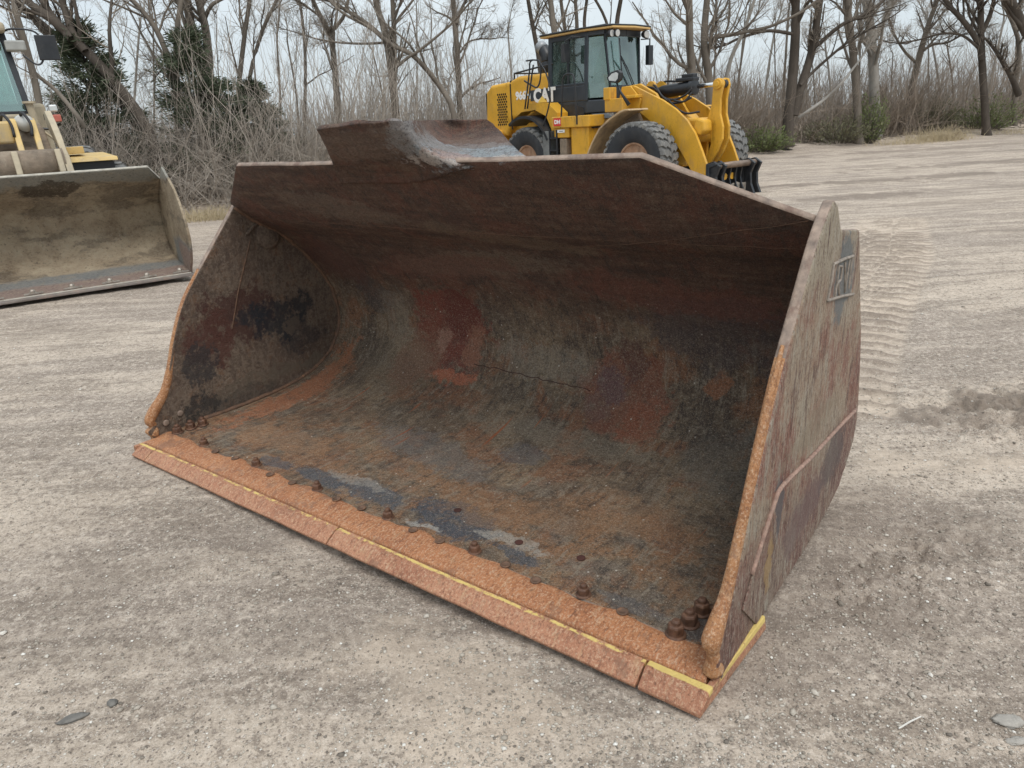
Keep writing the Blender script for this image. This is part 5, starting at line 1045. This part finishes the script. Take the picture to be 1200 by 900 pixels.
def bare_tree(name, label, stems, depth, bark=0, twig=0, dens=1.0, top=5.0, group='bare trees along the edge of the yard'):
    """stems: list of photo polylines [(px, py), ...] with a radius in pixels; depth in metres"""
    S_ = []; base = None; sc = CAM_F/depth
    for pl, rp, *ext in stems:
        pts = [at(px, py, depth + RT.uniform(-.15, .15)) for px, py in pl]; r0 = rp*.78/sc
        if ext and ext[0] == 'ground':
            g = pts[0].copy(); g.z = float(ground_h(np.array(g.x), np.array(g.y))) - .05; dz = pts[0].z - g.z
            if dz > .3: g.x += (pts[0].x-pts[1].x)/max(.5, abs(pts[0].z-pts[1].z))*dz*.25; pts = [g] + pts
            if base is None: base = g
        # carry on upwards out of the frame
        e = pts[-1] - pts[-2]; e.normalize(); L_ = top*RT.uniform(.7, 1.1)*(r0/.2)**.5
        if not (ext and 'end' in ext):
            p = pts[-1]
            for i in range(3): e = (e + Vector(RT.normal(0, .16, 3)) + Vector((0, 0, .12))).normalized(); p = p + e*(L_/3); pts.append(p)
        c = np.array(catmull([tuple(p) for p in pts], 5)); n = len(c); s = np.linspace(0, 1, 26); idx = s*(n-1)
        c = np.stack([np.interp(idx, np.arange(n), c[:, j]) for j in range(3)], -1)
        c += np.cumsum(RT.normal(0, .006, c.shape), 0)*np.linspace(0, 1, 26)[:, None]*.8
        rr = r0*(1.08 - .8*np.linspace(0, 1, 26)**1.3)
        if ext and ext[0] == 'ground': rr[0] *= 1.35; rr[1] *= 1.12
        S_.append((c, rr))
    if base is None: base = Vector(S_[0][0][0])
    root = empty(name, tuple(base), 0, label, 'tree', group); inv = np.array(base)
    P = np.stack([c for c, _ in S_]); Rr = np.stack([r for _, r in S_])
    V, F = tubes_np(P - inv, Rr, 9)
    o = bpy.data.objects.new('trunk', mesh_np('trunk', [(V, F)], M_bark[bark])); COL.objects.link(o); o.parent = root
    lens = np.linalg.norm(np.diff(P, axis=1), axis=2).sum(1)
    p, D, L_, r = spawn(P, Rr, int(11*dens), .25, .30, .50, (.4, 1.0), lens); D[:, 2] += .25
    L_ = L_.clip(.5, 4.2); r = r.clip(.010, .10)
    P1, R1 = grow(p, D, L_, r, 8, .13, .06); parts = [tubes_np(P1-inv, R1, 5)]
    p, D, L2, r = spawn(P1, R1, 8, .15, .5, .5, (.4, 1.1), L_); P2, R2 = grow(p, D, L2.clip(.3, 2.2), r.clip(.0055, .04), 6, .17, .05); tw = [tubes_np(P2-inv, R2, 3)]
    p, D, L3, r = spawn(P2, R2, 6, .1, .55, .6, (.4, 1.2), L2.clip(.3, 2.2)); P3, R3 = grow(p, D, L3.clip(.2, 1.1), r.clip(.0038, .012), 4, .2, .03); tw.append(tubes_np(P3-inv, R3, 3))
    c = bpy.data.objects.new('branches', mesh_np('branches', parts, M_bark[bark])); COL.objects.link(c); c.parent = root
    c = bpy.data.objects.new('crown', mesh_np('crown', tw, M_twig[twig])); COL.objects.link(c); c.parent = root
    return root
G = 'ground'
T = [
 ('big bare tree leaning far left over the older loader, thickest of the leaning trunks', [([(172,150),(130,92),(98,57),(57,20),(32,2)], 7.4, G), ([(100,60),(84,35),(71,-4)], 4.5), ([(84,46),(62,20),(46,-4)], 5)], 19.5, 0, 0, 1.1),
 ('leaning bare tree just left of the thickest leaning trunk, crossing behind it', [([(162,150),(120,95),(88,62),(55,32),(28,10)], 6, G), ([(112,112),(100,96),(82,74),(66,54),(44,30)], 3.5)], 20.5, 0, 0, 1.0),
 ('slim upright bare tree directly behind the right edge of the older loader cab', [([(52,170),(44,112),(30,55),(18,15),(12,-5)], 5, G), ([(100,150),(90,135),(66,106),(42,86),(34,70)], 3)], 16.8, 1, 1, .8),
 ('forked bare tree left of the dark evergreen, stems spreading to the left', [([(212,215),(206,102),(195,62),(180,30),(150,-4)], 4.5, G), ([(209,120),(206,50),(213,-4)], 3.5), ([(205,100),(192,82),(178,100)], 2, 'x', 'end')], 21, 1, 0, 1.1),
 ('twin stemmed thick bare tree rising out of the dark evergreen', [([(240,205),(237,85),(226,40),(217,-4)], 7.5, G), ([(243,130),(245,87),(241,37),(231,-4)], 6), ([(240,22),(248,6),(264,-4)], 2.5)], 22.5, 1, 0, 1.1),
 ('slim bare tree with a side stem bending right, right of the dark evergreen', [([(281,205),(279,115),(285,50),(292,-4)], 3.8, G), ([(283,140),(289,112),(297,70),(310,30),(326,-4)], 2.8)], 23, 1, 1, .9),
 ('thin straight bare tree between two forked trees left of centre', [([(357,190),(357,135),(357,62),(350,-4)], 2.6, G)], 26, 1, 0, .9),
 ('bare tree with a fork near the top, left of the big spreading tree', [([(398,190),(397,135),(389,50),(380,27),(366,-4)], 4.5, G), ([(391,62),(391,37),(402,20),(408,-4)], 2.6), ([(389,80),(380,50),(377,38)], 1.8, 'x', 'end')], 25, 1, 0, .9),
 ('big spreading bare tree left of centre with limbs reaching both ways', [([(466,190),(464,135),(457,70),(450,32),(440,-4)], 6, G), ([(462,100),(462,45),(460,2),(458,-6)], 3.4), ([(451,47),(438,34),(422,22),(395,6)], 3, 'x'), ([(450,50),(430,51),(400,50)], 1.6, 'x')], 24, 1, 0, 1.2),
 ('bare tree leaning steeply to the left, its foot beside an upright trunk', [([(536,190),(531,130),(515,100),(486,66),(461,53)], 4.2, G), ([(465,78),(480,66),(490,60),(515,40),(532,24)], 2, 'x'), ([(488,64),(478,50),(464,38)], 1.5, 'x')], 23.5, 1, 0, .9),
 ('straight bare tree left of the yellow loader, forking high up', [([(540,190),(539,130),(535,60),(530,-4)], 4.6, G), ([(535,28),(540,12),(549,-6)], 2), ([(539,62),(548,50),(562,46)], 1.2, 'x')], 26, 1, 0, 1.0),
 ('dark bare stem leaning left above the loader exhaust', [([(640,150),(633,75),(626,35),(619,-5)], 3.6, G)], 25, 0, 0, .8),
 ('dark bare trunk rising behind the left edge of the loader cab', [([(665,150),(658,75),(650,40),(644,-5)], 5.2, G)], 24.5, 1, 0, .8),
 ('slim bare tree showing just above the cab roof, left of the others', [([(668,150),(665,60),(662,34),(657,-5)], 3.2, G), ([(676,60),(676,28),(674,-6)], 2.6)], 28, 1, 0, .8),
 ('slim bare tree leaning left above the middle of the cab roof', [([(722,150),(716,60),(711,26),(694,-6)], 2.4, G), ([(690,60),(685,28),(689,-6)], 2.4), ([(722,80),(723,28),(728,-6)], 3.2)], 27, 0, 0, .9),
 ('thick bare trunk right of the loader cab, left of a twin', [([(812,178),(811,90),(808,50),(807,-5)], 6.5, G)], 27, 1, 0, .9),
 ('thick bare trunk right of the loader cab with a long limb reaching right', [([(834,178),(831,95),(825,50),(829,-5)], 6, G), ([(828,58),(840,44),(856,41),(880,36),(905,30)], 2.8, 'x')], 28, 1, 0, 1.0),
 ('thin pale bare stem leaning right beside the loader lever', [([(846,165),(853,82),(873,34),(886,-5)], 3, G)], 29, 2, 1, .9),
 ('dark double trunked bare tree at the edge of the yard right of the loader', [([(922,172),(924,140),(928,100),(932,44),(933,-5)], 7.5, G), ([(930,135),(938,105),(952,58),(962,-5)], 6), ([(952,58),(985,30),(1013,17),(1040,-4)], 2.6), ([(931,40),(900,36),(868,44)], 2.2, 'x'), ([(938,100),(955,82),(985,56),(1000,46)], 2, 'x')], 30, 0, 0, 1.1),
 ('pale fallen bare stem leaning right at the foot of the dark double trunk', [([(936,138),(950,128),(967,116),(984,100),(997,84)], 2.2, 'x')], 30.5, 2, 1, .6),
 ('grey bare tree right of the dark double trunk', [([(1006,170),(1004,117),(999,58),(992,-5)], 5.5, G), ([(1001,70),(1012,40),(1022,20)], 2, 'x')], 31.5, 1, 0, 1.1),
 ('broad pale grey bare trunk in the haze of twigs at right', [([(1027,168),(1025,125),(1022,58),(1016,-5)], 7, G), ([(1022,50),(1036,25),(1046,-5)], 4)], 33, 2, 1, 1.2),
 ('bare tree leaning right, between pale trunk and dark spreading tree', [([(1060,165),(1067,110),(1083,44),(1101,-5)], 3.6, G), ([(1075,75),(1060,60),(1048,40)], 1.8, 'x'), ([(1078,60),(1095,52),(1110,50)], 1.6, 'x')], 34, 1, 1, 1.1),
 ('dark spreading bare tree near the right edge with limbs to both sides', [([(1156,160),(1154,125),(1150,58),(1149,-5)], 5, G), ([(1150,70),(1147,52),(1130,26),(1109,3)], 3.8), ([(1149,60),(1144,54),(1127,41),(1103,39)], 1.9, 'x'), ([(1194,112),(1185,90),(1168,62),(1153,44)], 4, 'x', 'end'), ([(1150,40),(1160,18),(1166,-5)], 3)], 33, 0, 0, 1.2),
 ('thick bare limb entering at the upper right corner', [([(1238,160),(1228,90),(1200,32),(1181,-5)], 7, G)], 32, 0, 0, 1.0),
 ('slim bare tree at the right edge', [([(1190,160),(1188,117),(1194,52),(1172,-5)], 3.2, G)], 35, 1, 0, .9),
]
for (lab, st, d, bk_, tw_, dn) in T: bare_tree('bare_tree', lab, st, d, bk_, tw_, dn*(1.35 if st[0][0][0][0] > 780 else 1.0))
# farther, thinner trees filling the wood
k_ = 0
for px in list(np.linspace(120, 600, 15)) + list(np.linspace(770, 1260, 26)) + [-120, -60, 1340, 1420]:
    px = px + RT.uniform(-12, 12); d = (27 + 6*RT.rand()) if px < 620 else (36 + 8*RT.rand())
    yb = 165 if px < 620 else 150; lean = RT.normal(0, 10)
    bare_tree('young_tree', 'thin bare tree deeper in the wood behind the first row of trunks', [([(px, yb), (px+lean*.3, yb-55), (px+lean, 50 + RT.uniform(-40, 30))], RT.uniform(.8, 1.9), G)], d, int(RT.choice([1, 1, 2])), 1, .9, 3.0, 'thin trees deeper in the wood')

# ---------------------------------------------------------------- tangled brush, undergrowth
def brush(name, label, boxes, mat, seed):
    rs = np.random.RandomState(seed); parts = []
    for (pts, n, hlo, hhi, spread, lean, rad) in boxes:
        pts = np.array(pts, float); seg = np.r_[0, np.cumsum(np.hypot(*np.diff(pts, axis=0).T))]; t = rs.rand(n)*seg[-1]
        x = np.interp(t, seg, pts[:, 0]); y = np.interp(t, seg, pts[:, 1]) + np.abs(rs.normal(0, spread, n)); x = x + rs.normal(0, .25, n)
        clump = fbm(x, y, .55, 2, .5, seed); keep = clump + rs.rand(n)*.9 > .12; x, y = x[keep], y[keep]; m = len(x)
        z = ground_h(x, y) - .03; H = rs.uniform(hlo, hhi, m)*(1+.5*fbm(x, y, .3, 2, .5, seed+3)); D = np.stack([rs.normal(0, lean, m), rs.normal(0, lean*.7, m), np.ones(m)], -1)
        global RT; RT = rs
        P, Rr = grow(np.stack([x, y, z], -1), D, H, np.full(m, rad)*rs.uniform(.6, 1.5, m), 6, .10 + lean*.28, -.02 if lean > .4 else .02); parts.append(tubes_np(P, Rr, 3))
        p, D, L_, r = spawn(P, Rr, 4, .3, .38, .6, (.3, .9), H); P2, R2 = grow(p, D, L_, r.clip(.0025, .01), 4, .15, .04); parts.append(tubes_np(P2, R2, 3))
    o = bpy.data.objects.new(name, mesh_np(name, parts, mat)); COL.objects.link(o); o['kind'] = 'stuff'; return tag(o, label, 'brush')
LL = [(-12, 17.6), (-6.5, 19.6), (-4, 21.5)]; MM = [(-4.5, 21.5), (0, 25.6), (3.5, 27.8)]; RRR = [(6, 28.6), (12, 31), (25, 35.2), (34, 38)]
brush('tangled_brush', 'pale tangled leafless brush filling the edge of the yard at left', [(LL, 1500, 1.4, 3.3, .9, .6, .010), ([(-11, 17.2), (-5.5, 19)], 800, 1.0, 2.3, .5, 1.0, .010), ([(-20, 14.5), (-11, 17.6)], 500, 2, 4, 1.2, .5, .012)], M_twig[1], 31)
brush('upright_brush', 'pale upright leafless saplings and stems behind the bucket', [(MM, 800, 2.0, 4.8, 1.6, .13, .012), (MM, 500, 1.2, 2.4, .9, .2, .012), (LL, 260, 3, 5.5, 1.5, .2, .013)], M_twig[1], 32)
brush('right_brush', 'grey brown leafless brush along the far edge of the yard at right', [(RRR, 2300, 1.6, 5.0, 2.6, .35, .013), ([(6, 28.4), (11, 30.5)], 600, 1.5, 3.4, 1.0, .45, .012), ([(15, 33), (19, 34.2)], 700, 1.8, 3.8, .8, .8, .013), ([(34, 38), (48, 43)], 600, 2, 5, 3, .3, .02)], mat_bark('brush_brown', (.24, .19, .15), (.45, .375, .30)), 33)

def leafy(name, label, cat, base, rx, ry, h, n, mat, size, shape='bush', seed=0, group=None):
    """crown of many small needle sprays / leaves: real faces through the volume, on thin stems"""
    rs = np.random.RandomState(seed); root = empty(name, base, 0, label, cat, group)
    if shape == 'cone':
        nb = 130; zz = rs.uniform(.05, 1, nb)**.9; az = rs.rand(nb)*6.283; L_ = (1.05-zz)**.8*rs.uniform(.6, 1.15, nb)
        P0 = np.stack([0*zz, 0*zz, zz*h], -1); D = np.stack([np.cos(az)*rx, np.sin(az)*ry, np.full(nb, .30)*h*.35], -1); tips = D*L_[:, None]
        t = rs.uniform(.25, 1.05, (nb, n//nb)); P = P0[:, None] + tips[:, None]*t[..., None]; P[..., 2] += -.10*h*t**2*(1-zz[:, None])*.6; P = P.reshape(-1, 3); P += rs.normal(0, .05*h*.5, P.shape)*[1, 1, .6]
        dirs = np.repeat(tips/np.linalg.norm(tips, axis=1, keepdims=True), n//nb, 0)
        K = 4; pl = P0[:, None] + tips[:, None]*np.linspace(0, 1, K)[None, :, None]; V, F = tubes_np(pl, np.linspace(.018, .004, K)[None].repeat(nb, 0), 3)
        tr = np.array([[[0, 0, -.05], [.02, 0, h*.5], [0, 0, h*.98]]]); V2, F2 = tubes_np(tr, np.array([[.09, .05, .01]]), 7)
        o = bpy.data.objects.new('trunk', mesh_np('trunk', [(V, F), (V2, F2)], M_bark[0])); COL.objects.link(o); o.parent = root
    else:
        ns = 150; az = rs.rand(ns)*6.283; rr = rs.rand(ns)**.5; D = np.stack([np.cos(az)*rx*rr, np.sin(az)*ry*rr, h*np.sqrt(1-.75*rr**2)*rs.uniform(.55, 1.1, ns)], -1); B = D*[.35, .35, 0]
        t = rs.uniform(.12, 1.0, (ns, n//ns)); P = (B[:, None] + (D-B)[:, None]*t[..., None]).reshape(-1, 3) + rs.normal(0, .055, (ns*(n//ns), 3)); dirs = np.repeat(D/np.linalg.norm(D, axis=1, keepdims=True), n//ns, 0)
        pl = B[:, None] + (D-B)[:, None]*np.linspace(0, 1, 4)[None, :, None]; V, F = tubes_np(pl, np.linspace(.012, .004, 4)[None].repeat(ns, 0), 3)
        o = bpy.data.objects.new('stems', mesh_np('stems', [(V, F)], M_bark[1])); COL.objects.link(o); o.parent = root
    m = len(P); d = dirs + rs.normal(0, .45, (m, 3)); d /= np.linalg.norm(d, axis=1, keepdims=True); q = rs.normal(0, 1, (m, 3)); q -= d*(q*d).sum(1, keepdims=True); q /= np.linalg.norm(q, axis=1, keepdims=True)
    s = size*rs.uniform(.5, 1.5, (m, 1)); wd = .09 if shape == 'cone' else .16; a = P; b_ = P + d*s*.5 + q*s*wd; c = P + d*s; e = P + d*s*.5 - q*s*wd
    V = np.stack([a, b_, c, e], 1).reshape(-1, 3); F = np.arange(m*4).reshape(-1, 4); me = mesh_np('foliage', [(V, F)], mat); me.polygons.foreach_set('use_smooth', [False]*m)
    o = bpy.data.objects.new('foliage', me); COL.objects.link(o); o.parent = root; return root
M_cedar = mat_foliage('cedar_green', (.050, .065, .040), (.12, .14, .085)); M_green = mat_foliage('bright_green_bush', (.11, .135, .050), (.20, .235, .095)); M_olive = mat_foliage('olive_bush', (.12, .12, .07), (.24, .23, .14))
def gz(x, y): return float(ground_h(np.array(x), np.array(y)))
for px, d, h, w, lab, sd_ in ((130, 19.9, 3.9, 1.35, 'dark evergreen behind the tangled brush under the leaning trunks', 1), (248, 21.0, 3.7, 1.5, 'dark evergreen at the foot of the twin stemmed thick tree', 2), (308, 22.2, 2.7, 1.3, 'smaller dark evergreen right of the taller evergreen', 3), (98, 20.5, 2.5, 1.1, 'low dark evergreen just right of the older loader', 4)):
    p = at(px, 200, d); leafy('cedar_tree', lab, 'evergreen tree', (p.x, d, gz(p.x, d)), w*1.35, w*1.35, h*1.15, 24000, M_cedar, .14, 'cone', sd_, 'dark evergreens in the brush')
for px, d, h, w, lab, sd_, mt in ((1017, 31.6, 1.7, .75, 'bright green bush at the edge of the yard right of the dark double trunk', 5, M_green), (1152, 34.5, 1.25, 1.7, 'wide low bright green bush near the right edge', 6, M_green), (893, 29.6, .8, 1.3, 'low green bush left of the dark double trunk', 7, M_green), (985, 31.5, 1.0, 1.6, 'dull olive bush beside the bright green one', 8, M_olive), (1090, 34.5, 1.3, 1.3, 'dull olive bush behind the dry grass', 9, M_olive)):
    p = at(px, 160, d); leafy('green_bush', lab, 'bush', (p.x, d, gz(p.x, d)), w*1.1, w*.8, h*1.2, 3000, mt, .10, 'bush', sd_)
def grass(name, label, cx, cy, rx, ry, n, hlo, hhi, mat, seed, kind=None):
    rs = np.random.RandomState(seed); x = cx + rs.normal(0, rx, n); y = cy + rs.normal(0, ry, n); z = ground_h(x, y); H = rs.uniform(hlo, hhi, n)
    D = np.stack([rs.normal(0, .45, n), rs.normal(0, .3, n), np.ones(n)], -1); global RT; RT = rs
    P, Rr = grow(np.stack([x, y, z], -1), D, H, rs.uniform(.004, .009, n), 4, .22, -.10); me = mesh_np(name, [tubes_np(P, Rr, 3)], mat); o = bpy.data.objects.new(name, me); COL.objects.link(o)
    o['kind'] = 'stuff'; return tag(o, label, 'dry grass')
M_straw = mat_bark('straw', (.42, .33, .20), (.66, .56, .38))
for i, (px, d, rx, n, hh, lab) in enumerate(((1093, 32.0, .45, 260, .85, 'tall tuft of straw coloured dry grass left of the wide green bush'), (1075, 32.2, .5, 220, .6, 'pale dry grass tuft beside the tall one'), (1112, 32.5, .35, 160, .65, 'pale dry grass tuft at the foot of the wide green bush'), (1055, 31.2, .8, 260, .35, 'low dry grass in front of the olive bush'), (1190, 34, 1.2, 300, .3, 'low dry grass under the bushes at the right edge'))):
    p = at(px, 160, d); grass('dry_grass', lab, p.x, d - .6, rx, .3, n, hh*.5, hh, M_straw, 60+i)
p = gp(250, 251); grass('dry_grass', 'pale dry grass flattened at the foot of the brush left of the bucket', p.x-.1, p.y, .55, .35, 700, .12, .38, M_straw, 70)
p = gp(430, 195); grass('dry_grass', 'tan dry stalks standing behind the left shoulder of the bucket lip', p.x, min(p.y, 23.2), 1.4, .6, 500, .5, 1.3, M_straw, 71)
# leaf litter and dead sticks on the bank
def sticks():
    rs = np.random.RandomState(90); n = 900; x = rs.uniform(-12, 30, n); y = treeline(x) + rs.normal(-.1, .45, n); z = ground_h(x, y) + .015; a = rs.rand(n)*3.14; L_ = rs.uniform(.15, .9, n)
    global RT; RT = rs
    P, Rr = grow(np.stack([x, y, z], -1), np.stack([np.cos(a), np.sin(a)*.5, rs.uniform(-.02, .25, n)], -1), L_, rs.uniform(.006, .018, n), 4, .12, -.03); P[..., 2] = np.maximum(P[..., 2], ground_h(P[..., 0], P[..., 1]) + .01)
    o = bpy.data.objects.new('dead_sticks', mesh_np('dead_sticks', [tubes_np(P, Rr, 4)], M_bark[1])); COL.objects.link(o); o['kind'] = 'stuff'; tag(o, 'dead sticks and litter lying along the bank at the foot of the trees', 'dead sticks')
sticks()
# pale log lying left, against the brush
a, b_ = gp(196, 242), gp(272, 233); tag(MB().tube(catmull([(a.x, a.y, gz(a.x, a.y)+.07), ((a.x+b_.x)/2, (a.y+b_.y)/2, gz(a.x, a.y)+.10), (b_.x, b_.y, gz(b_.x, b_.y)+.08)], 5), [.05]*5+[.07]*6, 8).build('fallen_log', M_bark[2], smooth=True), 'pale fallen log at the foot of the brush between the two buckets', 'log')
# distant woods that close the view between the trunks
def far_wood():
    rs = np.random.RandomState(95); n = 4200; th = np.radians(rs.uniform(-75, 75, n)); r = rs.uniform(62, 115, n); x = r*np.sin(th); y = r*np.cos(th); z = ground_h(x, y)*0 - .1; H = rs.uniform(4, 9, n)*(1 + .5*fbm(x, y, .03, 2, .5, 5))
    global RT; RT = rs
    P, Rr = grow(np.stack([x, y, z], -1), np.stack([rs.normal(0, .12, n), rs.normal(0, .12, n), np.ones(n)], -1), H*.55, rs.uniform(.03, .10, n), 4, .08, .02); parts = [tubes_np(P, Rr, 3)]
    p, D, L_, r_ = spawn(P, Rr, 5, .2, .6, .5, (.3, .8), H*.5); P2, R2 = grow(p, D, L_, r_.clip(.012, .05), 4, .15, .04); parts.append(tubes_np(P2, R2, 3))
    o = bpy.data.objects.new('far_wood', mesh_np('far_wood', parts, mat_bark('far_wood_grey', (.25, .225, .20), (.42, .385, .35)))); COL.objects.link(o); o['kind'] = 'stuff'; tag(o, 'far leafless wood beyond the yard seen between the trunks', 'woods')
far_wood()
